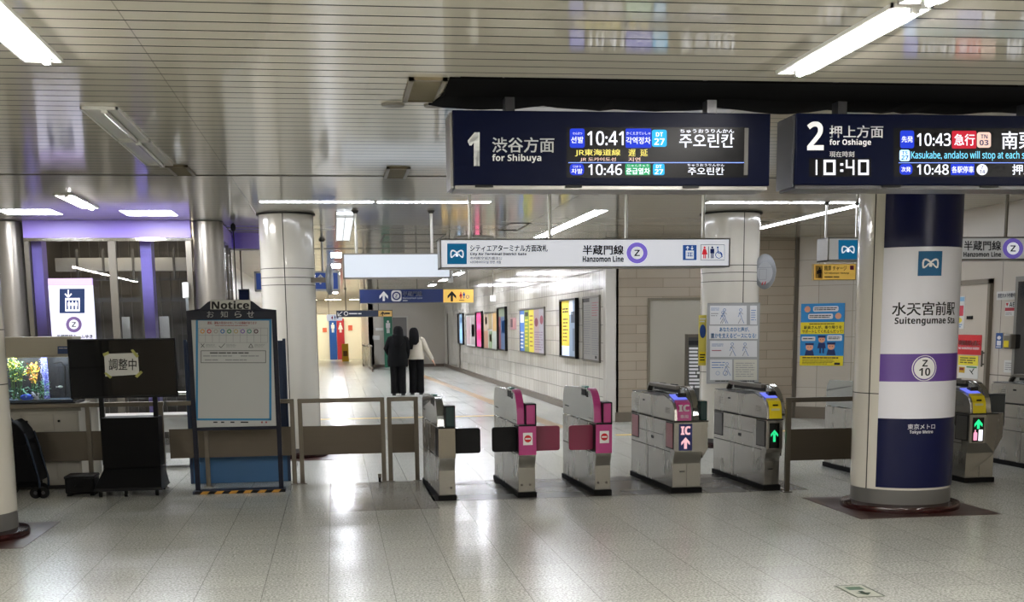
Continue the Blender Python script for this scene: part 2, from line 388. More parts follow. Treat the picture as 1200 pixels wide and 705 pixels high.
# sagging black lining along the slot
m = MB(); n = 60; top = []; bot = []
rr = random.Random(3)
for i in range(n + 1):
    x = .70 + (6.4 - .70) * i / n
    s_ = .012 + .018 * abs(sin(i * .47)) + .012 * rr.random()
    top.append((x, 7.385, CZ - .012)); bot.append((x - (.06 if i < 2 else 0), 8.2 + .05 * sin(i * .6) + .05 * rr.random(), CZ - s_))
rings = []
for a, b in zip(top, bot):
    rings.append([a, (a[0], (a[1] + b[1]) / 2, CZ - .035), b, (b[0], b[1], b[2] + .012), (a[0], (a[1] + b[1]) / 2, CZ - .02), (a[0], a[1], a[2] + .01)])
m.loft(rings)
tag(m.build('slot_lining', CLOTHB), 'black cloth lining sagging from the ceiling slot above the departure boards', 'cloth')

# walls
WX, WY = 4.45, 20.44
struct(MB().box(WX, WX + .2, WY, 51.5, 0, CZ), 'wall_corridor_right', WHITE_TILE)
struct(MB().box(WX - .02, WX + .16, WY - .02, WY + .2, 0, CZ), 'trim_1', mat('quoin', '#c9c5bc', .15), bevel=.015)
struct(MB().box(WX + .1, 7.72, WY, WY + .2, 0, CZ), 'wall_back', TAN)
struct(MB().prism([(7.7, WY), (9.0, WY - 1.3), (9.2, WY - 1.1), (7.8, WY + .3)], 0, CZ, 'z'), 'wall_back_angled', BEIGE)
struct(MB().box(7.66, 7.72, WY - .04, WY + .02, 0, CZ), 'trim_2', mat('trim_dark', '#5d564b', .4))
struct(MB().box(8.1, 8.3, 9, 16.2, 0, CZ), 'wall_right', BEIGE_Y)
struct(MB().box(8.1, 9.6, 16.2, 16.35, 0, CZ), 'wall_right_return', BEIGE)
struct(MB().box(9.5, 9.7, 16.2, 20, 0, CZ), 'wall_right_recess', BEIGE)
struct(MB().box(10.5, 10.7, -7, 9, 0, CZ), 'wall_right_near', BEIGE)
struct(MB().box(8.1, 10.6, 8.9, 9.0, 0, CZ), 'wall_right_step', BEIGE)
struct(MB().box(-9, 12, -7.2, -7, 0, CZ), 'wall_behind_viewer', BEIGE)
struct(MB().box(-9.2, -9, -7, 30, 0, CZ), 'wall_left', BEIGE)
struct(MB().box(-2.4, -2.2, 21.5, 67, 0, CZ), 'wall_corridor_left', mat('grey_panel', '#b5b1a9', .25))
struct(MB().box(-9, -2.2, 21.5, 21.7, 0, CZ), 'wall_left_back', mat('grey_panel', '#b5b1a9', .25))
struct(MB().box(1.38, WX + .1, 51.5, 51.7, 0, CZ), 'wall_end', mat('stone_end', '#b9b3a9', .2))
struct(MB().box(1.38, 1.58, 51.5, 66.5, 0, CZ), 'wall_end_side', mat('stone_end', '#b9b3a9', .2))
struct(MB().box(-2.3, 1.6, 66, 66.2, 0, CZ), 'wall_toilet', mat('bright_wall', '#f0ebdc', .4))
struct(MB().box(-2.3, 1.6, 65.9, 66, 2.35, CZ), 'wall_toilet_header', mat('stone_end', '#b9b3a9', .2))
# baseboards
BB = mat('baseboard_brown', '#5a4c3f', .35)
struct(MB().box(WX - .05, WX, WY, 51.4, 0, .13), 'baseboard_corridor_right', BB)
struct(MB().box(WX + .14, 7.66, WY - .03, WY, 0, .16), 'baseboard_back', mat('base_tan', '#6e6557', .4))
struct(MB().prism([(7.7, WY - .03), (8.98, WY - 1.33), (9.0, WY - 1.3), (7.72, WY)], 0, .2, 'z'), 'baseboard_back_angled', mat('base_tan', '#6e6557', .4))
struct(MB().box(1.5, WX, 51.42, 51.5, 0, .12), 'baseboard_end', BB)
# door in the tan wall beside the pillar, doors and openings further off
d = empty('door_1', (0, 0, 0)); d['kind'] = 'structure'
struct(MB().box(5.14, 5.18, WY - .03, WY + .01, 0, 2.03).box(5.18, 6.1, WY - .03, WY + .01, 1.99, 2.03), 'door_frame', mat('door_frame', '#77705f', .4), parent=d)
struct(MB().box(5.18, 6.1, WY - .012, WY + .01, 0, 1.99), 'door_panel', mat('door_grey', '#a9a496', .35), parent=d)
d = empty('door_2', (0, 0, 0)); d['kind'] = 'structure'
struct(MB().box(2.36, 2.92, 51.44, 51.5, 0, 2.0), 'door_panel', mat('door_dark', '#6f6c69', .3), parent=d)
struct(MB().box(2.30, 2.36, 51.4, 51.5, 0, 2.06).box(2.92, 2.98, 51.4, 51.5, 0, 2.06).box(2.30, 2.98, 51.4, 51.5, 2.0, 2.06), 'door_frame', mat('door_light_frame', '#bcb8b0', .3), parent=d)
d = empty('door_3', (0, 0, 0)); d['kind'] = 'structure'
p0, p1 = at_x(1118, 333, 8.1), at_x(1162, 332, 8.1)
DY1, DY0, DZ = 15.9, p1.y, p1.z
struct(MB().box(8.075, 8.1, DY0, DY1, 0, DZ), 'door_panel', mat('door_beige', '#bdb4a6', .4), parent=d)
struct(MB().box(8.05, 8.1, DY0 - .06, DY0, 0, DZ + .06).box(8.05, 8.1, DY0 - .06, DY1, DZ, DZ + .06), 'door_frame', mat('door_frame_right', '#7b7264', .4), parent=d)
q = at_x(1154, 420, 8.07)
struct(MB().cyl((8.03, q.y, q.z - .1), (8.03, q.y, q.z + .1), .012).cyl((8.03, q.y, q.z + .07), (8.1, q.y, q.z + .07), .01).cyl((8.03, q.y, q.z - .07), (8.1, q.y, q.z - .07), .01), 'door_handle', STEELD, parent=d)
q = at_x(1137, 372, 8.075)
struct(MB().box(8.06, 8.08, q.y - .07, q.y + .07, q.z - .02, q.z + .02), 'door_plate', BLACK, parent=d)
# ticket office window at the right edge
p0 = at_x(1193, 330, 8.1)
wd = empty('window_1', (0, 0, 0)); wd['kind'] = 'structure'
struct(MB().box(8.07, 8.1, p0.y - .06, p0.y, .9, p0.z).box(8.07, 8.1, 10.2, p0.y, p0.z, p0.z + .06).box(8.07, 8.1, 10.2, p0.y, .84, .9), 'window_frame', mat('window_metal', '#8b8984', .35, metal=.6), parent=wd)
struct(MB().box(8.07, 8.08, 10.2, p0.y - .06, .9, p0.z), 'window_pane', mat('dark_pane', '#161616', .08), parent=wd)
# wall lines in the corridor: recessed door edge
struct(MB().box(WX - .03, WX, 44.9, 45.2, 0, 2.1).box(WX - .03, WX, 49.8, 50.0, 0, 2.1), 'trim_3', mat('trim_dark', '#5d564b', .4))
struct(MB().box(1.33, 1.38, 46.5, 51.5, 0, .12), 'trim_4', BB)

# ================================================================== CEILING LIGHTS
def long_light(xc, y1, L, wdt=.2, lit=True, label=None, group='long fluorescent ceiling lights running towards the corridor'):
    e = empty('ceiling_light', (xc, y1 - L / 2, CZ), label, 'ceiling light', group)
    h = wdt / 2; l = L / 2
    fr = MB().box(-h, -h + .012, -l, l, -.02, .0).box(h - .012, h, -l, l, -.02, 0).box(-h, h, -l, -l + .012, -.02, 0).box(-h, h, l - .012, l, -.02, 0)
    fr.build('frame', TRAY, e)
    MB().box(-h + .012, h - .012, -l + .012, l - .012, -.006, -.001).build('reflector', REFL if lit else TRAY, e)
    MB().cyl((h * .25, -l + .05, -.02), (h * .25, l - .05, -.02), .02 if lit else .016, 10).build('tube', TUBE if lit else mat('dead_tube', '#a9a7a2', .2), e)
    MB().box(h * .25 - .018, h * .25 + .018, -l + .015, -l + .05, -.036, 0).box(h * .25 - .018, h * .25 + .018, l - .05, l - .015, -.036, 0).build('lamp_holder', TRAY, e)
    return e
GR = 'unseen ceiling lights added in the long rows overhead'
for xc in (-5.6, -1.45, 2.61, 6.7):  # all but the first pair are unseen, added to light the near floor
    for k in range(7):
        if k > 0 or xc in (-1.45, 2.61):
            lab = {(-1.45, 0): 'lit fluorescent ceiling light at the upper left corner of the view', (2.61, 0): 'lit fluorescent ceiling light above the two departure boards'}.get((xc, k))
            long_light(xc, 7.08 - 1.56 * k, 1.5, label=lab or 'unseen fluorescent ceiling light added in the rows above the viewer', group=None if lab else GR)
for i, y1 in enumerate((9.88, 11.3)):
    long_light(-1.425, y1, 1.38, .23, lit=False, label=('unlit ceiling light, nearer half of the dark pair above the notice board', 'unlit ceiling light, farther half of the dark pair above the notice board')[i], group=None)
long_light(-2.71, 15.2, 1.45, .2, label='lit ceiling light slanting in front of the lift hall, left of the unlit pair', group=None)
PAN = mat('lit_diffuser', '#f2f5ff', .5, emit=LAMP * .16); PANC = mat('lit_diffuser_far', '#f2f5ff', .5, emit=LAMP * .5)
def panel_light(x0, x1, y0, y1, label, group=None, m=None, drop=.003):
    e = empty('ceiling_light', ((x0 + x1) / 2, (y0 + y1) / 2, CZ), label, 'ceiling light', group)
    a, b = (x1 - x0) / 2, (y1 - y0) / 2
    MB().box(-a, a, -b, b, -drop, -.001).build('housing', TRAY, e)
    MB().box(-a + .012, a - .012, -b + .012, b - .012, -drop - .002, -drop + .001).build('diffuser', m or PAN, e, bevel=.004)
    return e
panel_light(-3.84, -3.2, 15.55, 16.15, 'square lit ceiling panel over the left end of the purple lift front', m=mat('lit_diffuser_lift', '#f2f5ff', .5, emit=LAMP * .3))
panel_light(-2.47, -1.86, 15.65, 16.3, 'square lit ceiling panel over the right end of the purple lift front', m=mat('lit_diffuser_lift', '#f2f5ff', .5, emit=LAMP * .3))
for k, (a, b) in enumerate(((-.78, .5), (.52, 1.83), (4.36, 5.36), (5.38, 6.2))):
    panel_light(a, b, 14.5, 14.66, ['thin lit strip light along the ceiling right before the left rear pillar', 'thin lit strip light above the blank white hanging sign',
        'thin lit strip light before the right rear pillar', 'thin lit strip light behind the second departure board, by the near pillar'][k])
for k in range(3): panel_light(3.22, 3.42, 15.6 + 1.6 * k, 17.16 + 1.6 * k, 'lit ceiling light in the slanting row over the corridor mouth', 'ceiling lights in the row over the corridor mouth')
for k in range(3): panel_light(6.28, 6.44, 14.8 + 1.6 * k, 16.36 + 1.6 * k, 'lit ceiling light in the slanting row right of the right rear pillar', 'ceiling lights in the row right of the rear pillar')
e = panel_light(.07, .29, 15.8, 20.2, 'square-celled lit louvre ceiling light between the left rear pillar and the blank sign', m=mat('lit_louvre', '#eef3ff', .4, emit=5.0))
g = MB()
for k in range(9): g.box(-.1, .1, -2.15 + .5 * k, -2.13 + .5 * k, -.07, -.03)
g.box(-.11, -.1, -2.19, 2.19, -.07, -.0).box(.1, .11, -2.19, 2.19, -.07, 0).box(-.005, .005, -2.19, 2.19, -.06, -.03)
g.build('louvre', TRAY, e)
for k in range(7): panel_light(-.02, .2, 24.2 + 4.4 * k, 25.8 + 4.4 * k, 'lit ceiling light in the far row above the middle of the corridor', 'ceiling lights far down the corridor', m=PANC)
for k in range(5): panel_light(3.25, 3.45, 24 + 4.6 * k, 25.6 + 4.6 * k, 'lit ceiling light in the far row beside the poster wall', 'ceiling lights far down by the poster wall', m=PANC)
for k in range(3): panel_light(-1.6 + 1.2 * k, -.8 + 1.2 * k, 63.6, 64.6, 'lit ceiling panel before the blue and red toilet walls', 'ceiling panels by the toilets', m=mat('lit_toilet', '#fff6dc', .5, emit=LAMP * .11))

# vents, speakers, hatches
def vent(x0, x1, y0, y1, label):
    e = empty('ceiling_vent', ((x0 + x1) / 2, (y0 + y1) / 2, CZ), label, 'ceiling vent'); a, b = (x1 - x0) / 2, (y1 - y0) / 2
    MB().box(-a, a, -b, -b + .03, -.018, 0).box(-a, a, b - .03, b, -.018, 0).box(-a, -a + .03, -b, b, -.018, 0).box(a - .03, a, -b, b, -.018, 0).build('frame', mat('vent_frame', '#6b6048', .4), e)
    g = MB(); n = int(b * 2 / .03)
    for i in range(n): g.box(-a + .03, a - .03, -b + .03 + i * .03 * (b * 2 - .06) / (b * 2), -b + .038 + i * .03 * (b * 2 - .06) / (b * 2), -.014, 0)
    g.build('grille', mat('vent_grille', '#7d745b', .5), e); MB().box(-a + .02, a - .02, -b + .02, b - .02, -.004, -.0005).build('backing', mat('vent_back', '#4f4938', .7), e)
vent(.47, .69, 7.41, 8.13, 'brown framed square ceiling vent left of the black slot lining')
vent(.51, .72, 11.45, 12.2, 'small brown ceiling vent left of the first departure board')
vent(-1.39, -1.2, 11.4, 12.05, 'small grey ceiling vent just beyond the unlit ceiling lights')
for (x, y, r, lb) in ((.42, 8.3, .07, 'round grey ceiling speaker below the brown vent, left one'), (.69, 8.3, .07, 'round grey ceiling speaker by the corner of the black lining'),
                  (2.25, 20.2, .3, 'round ceiling plate above the blank sign'), ):
    MB().cyl((x, y, CZ - .012), (x, y, CZ), r, 24, r * 1.08).build('ceiling_speaker', mat('speaker_grey', '#7b776d', .5)); o = bpy.context.scene.objects
    tag(bpy.data.objects[[q.name for q in bpy.data.objects if q.name.startswith('ceiling_speaker')][-1]], lb, 'ceiling speaker')
def hatch(x0, x1, y0, y1, lb):
    m = MB(); t = .02
    m.box(x0, x1, y0, y0 + t, CZ - .008, CZ).box(x0, x1, y1 - t, y1, CZ - .008, CZ).box(x0, x0 + t, y0, y1, CZ - .008, CZ).box(x1 - t, x1, y0, y1, CZ - .008, CZ)
    tag(m.build('ceiling_hatch', mat('hatch', '#57534a', .5)), lb, 'ceiling hatch')
hatch(.8, 1.75, 19.6, 21.4, 'square outlined hatch in the ceiling above the blank white sign')
hatch(2.45, 2.75, 17.5, 18.8, 'small outlined hatch in the ceiling left of the corridor mouth lights')
hatch(5.6, 6.1, 17.3, 18.4, 'outlined ceiling hatch beyond the right rear pillar')

# ================================================================== PILLARS
def pillar(cx, cy, r, label, seams, zj, plinth=True, base_h=.12):
    e = empty('pillar', (cx, cy, 0), label, 'pillar', kind='thing')
    MB().lathe([(r, base_h), (r, CZ)], n=72).build('cladding', CREAM, e, smooth=True)
    m = MB()
    for a in seams: m.M = Matrix.Rotation(radians(a), 4, 'Z'); m.box(-.005, .005, -r - .002, -r + .01, base_h, CZ)
    m.M = Matrix()
    for z in zj: m.lathe([(r + .002, z - .004), (r + .002, z + .004)], n=72)
    m.lathe([(r - .01, CZ - .02), (r + .025, CZ - .02), (r + .025, CZ - .001)], n=72)
    m.build('panel_joint', JOINT, e)
    MB().lathe([(r - .004, .04), (r - .004, base_h + .001)], n=72).build('base_band', GREYB, e, smooth=True)
    if plinth: MB().lathe([(r, .0), (r + .078, .0), (r + .083, .03), (r + .075, .052), (r + .02, .06), (r - .01, .066)], n=72).build('plinth', MAROON, e, smooth=True)
    return e
NC = (4.87, 10.3, .425)
pc = pillar(*NC, 'near round pillar wrapped in navy and white with the station name', [-66, 70, 160, -150], [1.0], base_h=.19)
pillar(-2.985, 10.3, .43, 'cream round pillar cut by the left edge of the view', [34, 120, -60, -150], [1.62, 1.2], base_h=.2)
pillar(-.545, 16.12, .335, 'rear cream round pillar behind the notice board', [-5, 80, 170, -100], [2.22, 2.33, 2.13], base_h=.12)
pillar(5.12, 16.0, .375, 'rear cream round pillar carrying the poster, behind the gates', [9, 95, 180, -90], [2.13, 2.24, 2.33, .98], base_h=.12)
# station wrap on the near pillar
def cylface(r, c=NC, rel=True):
    def fn(x, y, l):
        # x is arc length from the -Y facing line, y is height
        a = x / r; return Vector((sin(a) * (r + .0012 * l), -cos(a) * (r + .0012 * l), y))
    return fn
WR = NC[2] + .004
def cpx(x, y): a, z = at_cyl(x, y, NC[0], NC[1], WR); return a * WR, z
A0 = radians(-53); A1 = radians(57)
def zc(y): return cpx(1070, y)[1]
def wrap(z0, z1, m, nm): MB().lathe([(WR, z0), (WR, z1)], n=40, a0=A0, a1=A1).build(nm, m, pc, smooth=True)
Z0, Z1, Z2, Z3, Z4 = zc(572), zc(490.5), zc(447), zc(414.5), zc(289)
wrap(Z0, Z1, NAVYW, 'navy_wrap'); wrap(Z4, CZ - .03, NAVYW, 'navy_wrap')
WWR = mat('white_wrap', '#dcdce4', .3)
wrap(Z1, Z2, WWR, 'white_wrap'); wrap(Z3, Z4, WWR, 'white_wrap'); wrap(Z2, Z3, mat('purple_wrap', '#5d3f8e', .3), 'purple_wrap')
f = Face(cylface(WR))
def cbox(x0, y0, x1, y1): (a, b), (c, d) = cpx(x0, (y0 + y1) / 2), cpx(x1, (y0 + y1) / 2); xm = (x0 + x1) / 2; return a, cpx(xm, y0)[1], c, cpx(xm, y1)[1]
a, b, c_, d_ = cbox(1045.5, 353.5, 1118.5, 369.5)
f.text('水天宮前駅', a, b, c_, d_, INK, 'r', .016)
a, b, c_, d_ = cbox(1048.5, 371, 1119, 381.5)
f.text('Suitengumae Sta.', a, b, c_, d_, INK, 'b', .01)
a, b, c_, d_ = cbox(1063.6, 496.5, 1095.5, 502.8); f.text('東京メトロ', a, b, c_, d_, INKW, 'r', .01)
a, b, c_, d_ = cbox(1065.8, 503.8, 1093, 508.8); f.text('Tokyo Metro', a, b, c_, d_, INKW, 'b')
a, b, c_, d_ = cbox(1075.9, 294, 1103.5, 323)
for i in range(6): f.rect(a + (c_ - a) * i / 6, b, a + (c_ - a) * (i + 1) / 6, d_, INKT)
f.logo(a, b, c_, d_, INKT, INKW, lift=3)
cx_, cz_ = cpx(1083.6, 431.2); R_ = (Z3 - Z2) * .5
f.disc(cx_, cz_, R_ * .93, INKW, 1, n=36); f.disc(cx_, cz_, R_ * .86, mat('purple_wrap', '#5d3f8e', .3), 2, n=36); f.disc(cx_, cz_, R_ * .78, INKW, 3, n=36)
f.text('Z', cx_ - R_ * .2, cz_ + R_ * .6, cx_ + R_ * .2, cz_ + R_ * .12, INK, 'b', lift=4)
f.text('10', cx_ - R_ * .42, cz_ + R_ * .02, cx_ + R_ * .42, cz_ - R_ * .55, INK, 'b', lift=4)
f.done(pc)
# small notice on the left-edge pillar
q = at_cyl(4, 455, -2.985, 10.3, .43)

# ================================================================== HANGING SIGNS
BW = lambda x0, y0, x1, y1, Y: px_box_y(x0, y0, x1, y1, Y)
# --- first departure board
SY = 7.7
x0, x1, z0, z1 = BW(530.8, 130.8, 902.5, 217.3, SY)
e = empty('departure_board', ((x0 + x1) / 2, SY, z0), 'navy departure board reading 1 for Shibuya', 'departure board')
def off(mb, e): mb.M = Matrix.Translation(-e.location); return mb
off(MB(), e).box(x0, x1, SY, SY + .32, z0, z1).build('casing', NAVY, e, bevel=.006)
off(MB(), e).box(x0 - .015, x0, SY + .02, SY + .3, z0 - .015, z1 - .01).box(x0 + .01, x1 - .01, SY + .015, SY + .3, z0 - .022, z0).build('side_trim', STEELH, e)
fe = lambda Y, e: Face(lambda x, y, l: at_y(x, y, Y) + Vector((0, -.0012 * l, 0)) - e.location)
f = fe(SY, e)
f.text('1', 548, 155, 562, 194.5, INKG, 'b', .02); f.text('渋谷方面', 576.7, 160.8, 649.5, 178.7, INKG, 'r', .012); f.text('for Shibuya', 576.7, 180.6, 634.2, 191, INKG, 'b')
SCR = mat('screen_black', '#010102', .3, spec=.12)
f.rect(664, 149, 876.5, 208, SCR, 1)
off(MB(), e).box(at_y(872, 180, SY).x, at_y(876.5, 180, SY).x, SY - .004, SY, at_y(874, 205, SY).z, at_y(874, 150, SY).z).build('screen_edge', mat('screen_edge', '#4a4844', .5), e)
def badge(x0, y0, x1, y1, m, r=2.4, l=2): f.rrect(x0, y0, x1, y1, r, m, l)
badge(667.7, 150.6, 685, 173.2, LB); f.text('せんぱつ', 671, 154.8, 682, 157.6, LW, lift=3); f.text('선발', 669, 160, 683.5, 167.6, LW, fat=.01, lift=3)
f.text('10:41', 688.2, 153.6, 730.7, 170.3, LW, 'r', .012)
badge(732.9, 150.6, 763.2, 173.2, LB, 1.5); f.text('かくえきていしゃ', 734, 154.5, 762, 158, LW, lift=3); f.text('각역정차', 733.6, 160.5, 762.3, 168.8, LW, fat=.01, lift=3)
badge(763.9, 152, 781.2, 172, LCY); f.text('DT', 768.5, 155, 776.8, 160, LW, 'b', lift=3); f.text('27', 766.5, 162, 778.6, 169.8, LW, 'b', lift=3)
f.text('ちゅうおうりんかん', 796.8, 151.3, 860.1, 155.9, LW, fat=.01, lift=2); f.text('주오린칸', 795.9, 156.6, 860.1, 173, LW, fat=.012)
f.text('JR東海道線', 673.8, 174.8, 727, 183.1, LY, fat=.012); f.text('遅', 736.4, 174.8, 744.7, 183.1, LY, fat=.01); f.text('延', 750.2, 174.8, 759, 183.1, LY, fat=.01)
f.text('JR 도카이도선', 679.7, 184.4, 721.7, 189.3, LO, fat=.01); f.text('지연', 736.4, 184.4, 750.4, 189.3, LO, fat=.01)
f.rect(666, 190.1, 873, 190.9, mat('led_line', '#6f8cf0', .5, emit=DISPLAY), 2)
badge(667.7, 191.8, 684.3, 205.1, LB, 4); f.text('じはつ', 671.5, 193.8, 680.5, 196.4, LW, lift=3); f.text('차발', 669.5, 197.6, 682.5, 203.4, LW, fat=.01, lift=3)
f.text('10:46', 689.3, 192.3, 728.9, 205.1, LW, 'r', .012)
badge(732.7, 191.8, 762.1, 205.1, LG, 1.5); f.text('じゅんきゅう', 735.5, 192.6, 760, 195.4, LW, lift=3); f.text('준급열차', 733.6, 196.6, 761.5, 204.3, LW, fat=.02, lift=3)
badge(765.1, 191.8, 778.6, 205.1, LCY, 2); f.text('DT', 768.6, 193.2, 775.3, 197, LW, 'b', lift=3); f.text('27', 767, 198.2, 776.9, 204, LW, 'b', lift=3)
f.text('ちゅうおうりんかん', 805.5, 191.8, 848.8, 194.9, LW, lift=2); f.text('주오린칸', 805.9, 196, 848.4, 204.9, LW, fat=.012)
f.done(e)
for px in (596, 831):
    q = at_y(px, 130, SY + .16); off(MB(), e).box(q.x - .03, q.x + .03, SY + .1, SY + .2, z1, CZ + .45).build('hanger', mat('hanger_dark', '#0d0d10', .3), e)
off(MB(), e).box(x0 + .13, x0 + .24, SY + .0, SY + .03, z0 - .012, z0 + .002).box((x0 + x1) / 2 - .3, (x0 + x1) / 2 - .2, SY, SY + .03, z0 - .012, z0 + .002).box(x1 - .55, x1 - .45, SY, SY + .03, z0 - .012, z0 + .002).build('latch', BLACK, e)
# --- second departure board
x0, _, z0, z1 = BW(932, 134, 1199, 217, SY); x1 = x0 + 1.98
e = empty('departure_board', ((x0 + x1) / 2, SY, z0), 'navy departure board with clock reading 2 for Oshiage', 'departure board')
off(MB(), e).box(x0, x1, SY, SY + .32, z0, z1).build('casing', NAVY, e, bevel=.006)
off(MB(), e).box(x0 - .012, x0, SY + .02, SY + .3, z0 - .01, z1 - .01).box(x0 + .01, x1 - .01, SY + .015, SY + .3, z0 - .022, z0).build('side_trim', mat('board_side', '#2a2a2c', .3), e)
f = fe(SY, e)
f.text('2', 945.7, 142.3, 965.1, 176, INKW, 'b', .0); f.text('押上方面', 971.9, 147, 1034.9, 161.5, INKW, fat=.012); f.text('for Oshiage', 971.9, 162.9, 1020.6, 171.8, INKW, 'b')
f.text('現在時刻', 971.9, 177.2, 1000.9, 184, INKW, fat=.012)
f.rect(948, 185.4, 1020.6, 207, SCR, 1)
def seg(x0, y0, x1, y1, on):
    w_ = (x1 - x0) * .2; ym = (y0 + y1) / 2
    S = {'a': (x0, y0, x1, y0 + w_), 'g': (x0, ym - w_ / 2, x1, ym + w_ / 2), 'd': (x0, y1 - w_, x1, y1), 'f': (x0, y0, x0 + w_, ym), 'b': (x1 - w_, y0, x1, ym), 'e': (x0, ym, x0 + w_, y1), 'c': (x1 - w_, ym, x1, y1)}
    for k in on: f.rect(*S[k], LW, 2)
seg(949, 187.2, 957.5, 205, 'bc'); seg(965, 187.2, 979, 205, 'abcdef')
f.rect(984.5, 191.3, 988, 194, LW, 2); f.rect(984.5, 198.5, 988, 201.2, LW, 2)
seg(991, 187.2, 1001, 205, 'fgbc'); seg(1005.5, 187.2, 1018, 205, 'abcdef')
f.rect(1047, 150, 1250, 207, SCR, 1)
badge(1054.7, 152.9, 1071, 173.7, LB); f.text('先発', 1056.3, 159.5, 1069.5, 166.8, LW, fat=.01, lift=3)
f.text('10:43', 1074.4, 156, 1114, 171, LW, 'r', .012)
badge(1115.3, 153.3, 1144, 174, LR, 1.5); f.text('急行', 1118, 157, 1142, 170.6, LW, fat=.012, lift=3)
badge(1144.6, 154.9, 1161, 173, LO, 3); f.text('TN', 1149, 157.6, 1157, 162.3, LN, 'b', lift=3); f.text('03', 1147.6, 164, 1158, 170.3, LN, 'b', lift=3)
f.text('南栗橋', 1173.7, 154, 1234, 174.7, LW, fat=.012)
badge(1054, 175.6, 1066, 188.7, mat('led_ice', '#9fd0ff', .5, emit=DISPLAY)); f.text('TS', 1056.8, 177, 1063.2, 181, LN, 'b', lift=3); f.text('27', 1056, 182, 1064.2, 187.4, LN, 'b', lift=3)
f.text('Kasukabe, andalso will stop at each s', 1067.7, 177, 1200.5, 188.3, LC, 'r', .01)
f.rect(1053, 190.3, 1250, 191, mat('led_line', '#6f8cf0', .5, emit=DISPLAY), 2)
badge(1054, 192, 1069, 204.6, LB, 4); f.text('次発', 1056, 195.4, 1067, 201.4, LW, fat=.01, lift=3)
f.text('10:48', 1074.4, 192.5, 1111.6, 204.6, LW, 'r', .012)
badge(1114, 192, 1141.7, 205, LB, 1); f.text('各駅停車', 1115, 194.6, 1140.8, 202.6, LW, fat=.01, lift=3)
f.disc(1150.7, 198.7, 6.4, LW, 2); f.text('Z', 1149.2, 194.4, 1152.4, 197.6, LN, 'b', lift=3); f.text('14', 1147.7, 198.6, 1153.8, 203.3, LN, 'b', lift=3)
f.text('押上', 1186, 192.5, 1212, 204.8, LW, fat=.012)
f.done(e)
for px in (983, 1200):
    q = at_y(px, 130, SY + .16); off(MB(), e).box(q.x - .03, q.x + .03, SY + .1, SY + .2, z1, CZ + .45).build('hanger', mat('hanger_dark', '#0d0d10', .3), e)
for px in (1045, 1160):
    q = at_y(px, 217, SY); off(MB(), e).box(q.x - .06, q.x + .06, SY, SY + .03, z0 - .012, z0 + .002).build('latch', BLACK, e)

# --- long white line sign
def hang(e, xs, Y, z, r=.018, m=None, top=CZ):
    for x in xs:
        off(MB(), e).cyl((x, Y, z), (x, Y, top - .001), r, 12).build('hanging_pole', m or POLE, e, smooth=True)
        off(MB(), e).cyl((x, Y, top - .035), (x, Y, top - .001), r * 1.6, 14, r * 2.6).build('ceiling_collar', mat('collar', '#4f4d48', .4, metal=.6), e, smooth=True)
def casing(e, x0, x1, Y, d, z0, z1, face_m, frame_m=None, t=.015):
    fm = frame_m or STEELH
    off(MB(), e).box(x0 + t, x1 - t, Y, Y + d, z0 + t, z1 - t).build('light_box', face_m, e)
    off(MB(), e).box(x0, x1, Y - .004, Y + d + .004, z0, z0 + t).box(x0, x1, Y - .004, Y + d + .004, z1 - t, z1).box(x0, x0 + t, Y - .004, Y + d + .004, z0, z1).box(x1 - t, x1, Y - .004, Y + d + .004, z0, z1).build('frame', fm, e, bevel=.002)
HY = 12.95
x0, x1, z0, z1 = BW(515.5, 279.2, 855.5, 313.6, HY)
e = empty('hanging_sign', ((x0 + x1) / 2, HY, z0), 'long white hanging sign for the Hanzomon Line over the ticket gates', 'sign')
casing(e, x0, x1, HY, .3, z0, z1, SIGNW); f = fe(HY - .004, e)
INKN = mat('ink_black', '#0c0c0e', .6)
BT, BP, BB, BR, BN = glow('backlit_teal', '#12648e'), glow('backlit_purple', '#7a68c8', .9), glow('backlit_blue', '#2f5596'), glow('backlit_red', '#d0303a'), glow('backlit_navy', '#203068', .5)
f.logo(524, 285.2, 547, 309.4, BT, SIGNW)
f.text('シティエアターミナル方面改札', 550.8, 286.4, 641.8, 294.8, INK, fat=.024); f.text('City Air Terminal District Gate', 550.8, 295.6, 617, 300, INK, 'b', .02)
f.text('市内航空站方面出口', 550.8, 300.4, 588.2, 304.1, INK, fat=.01); f.text('시티에어터미널 방면 개찰', 550.8, 305.2, 587.3, 308.8, INK, fat=.01)
f.text('半蔵門線', 682.7, 287, 730.8, 298.6, INK, fat=.026); f.text('Hanzomon Line', 682.7, 299.6, 730.8, 306.8, INK, 'b', .02)
f.zring(746.5, 296.2, 12.2, BP, SIGNW, INK)
f.rect(800.2, 286.9, 816.3, 304.6, BB); f.rect(803.5, 293.5, 813, 303, SIGNW, 2); f.rect(804.6, 295.6, 811.9, 300.5, BB, 3)
for k in (0, 1, 2): f.man(805.6 + 2.6 * k, 295.8, 300.4, SIGNW, 4)
f.arrow(805.6, 288, 292.8, 3.4, SIGNW, 2); f.poly([(811, 292.8), (809.2, 290.6), (812.8, 290.6)], SIGNW, 2); f.rect(810.6, 288, 811.4, 291, SIGNW, 2)
f.rect(821, 286.4, 849.2, 304.8, INK, 1); f.rect(821.5, 286.9, 848.7, 304.3, SIGNW, 2)
f.man(825.6, 288.5, 302.6, BR, 3, True); f.rect(829.8, 288.5, 830.6, 302.6, INK, 3); f.man(834.6, 288.5, 302.6, BN, 3)
f.ring(842.3, 298.6, 4.2, 3.3, BB, 3); f.disc(841, 289.8, 1.2, BB, 3); f.stroke([(841, 291.4), (841.4, 296.4), (844.4, 296.4), (846.4, 301)], 1.2, BB, 3)
f.done(e, {PURPLE.name: 'line_ring', SIGNW.name: 'symbol_ground'})
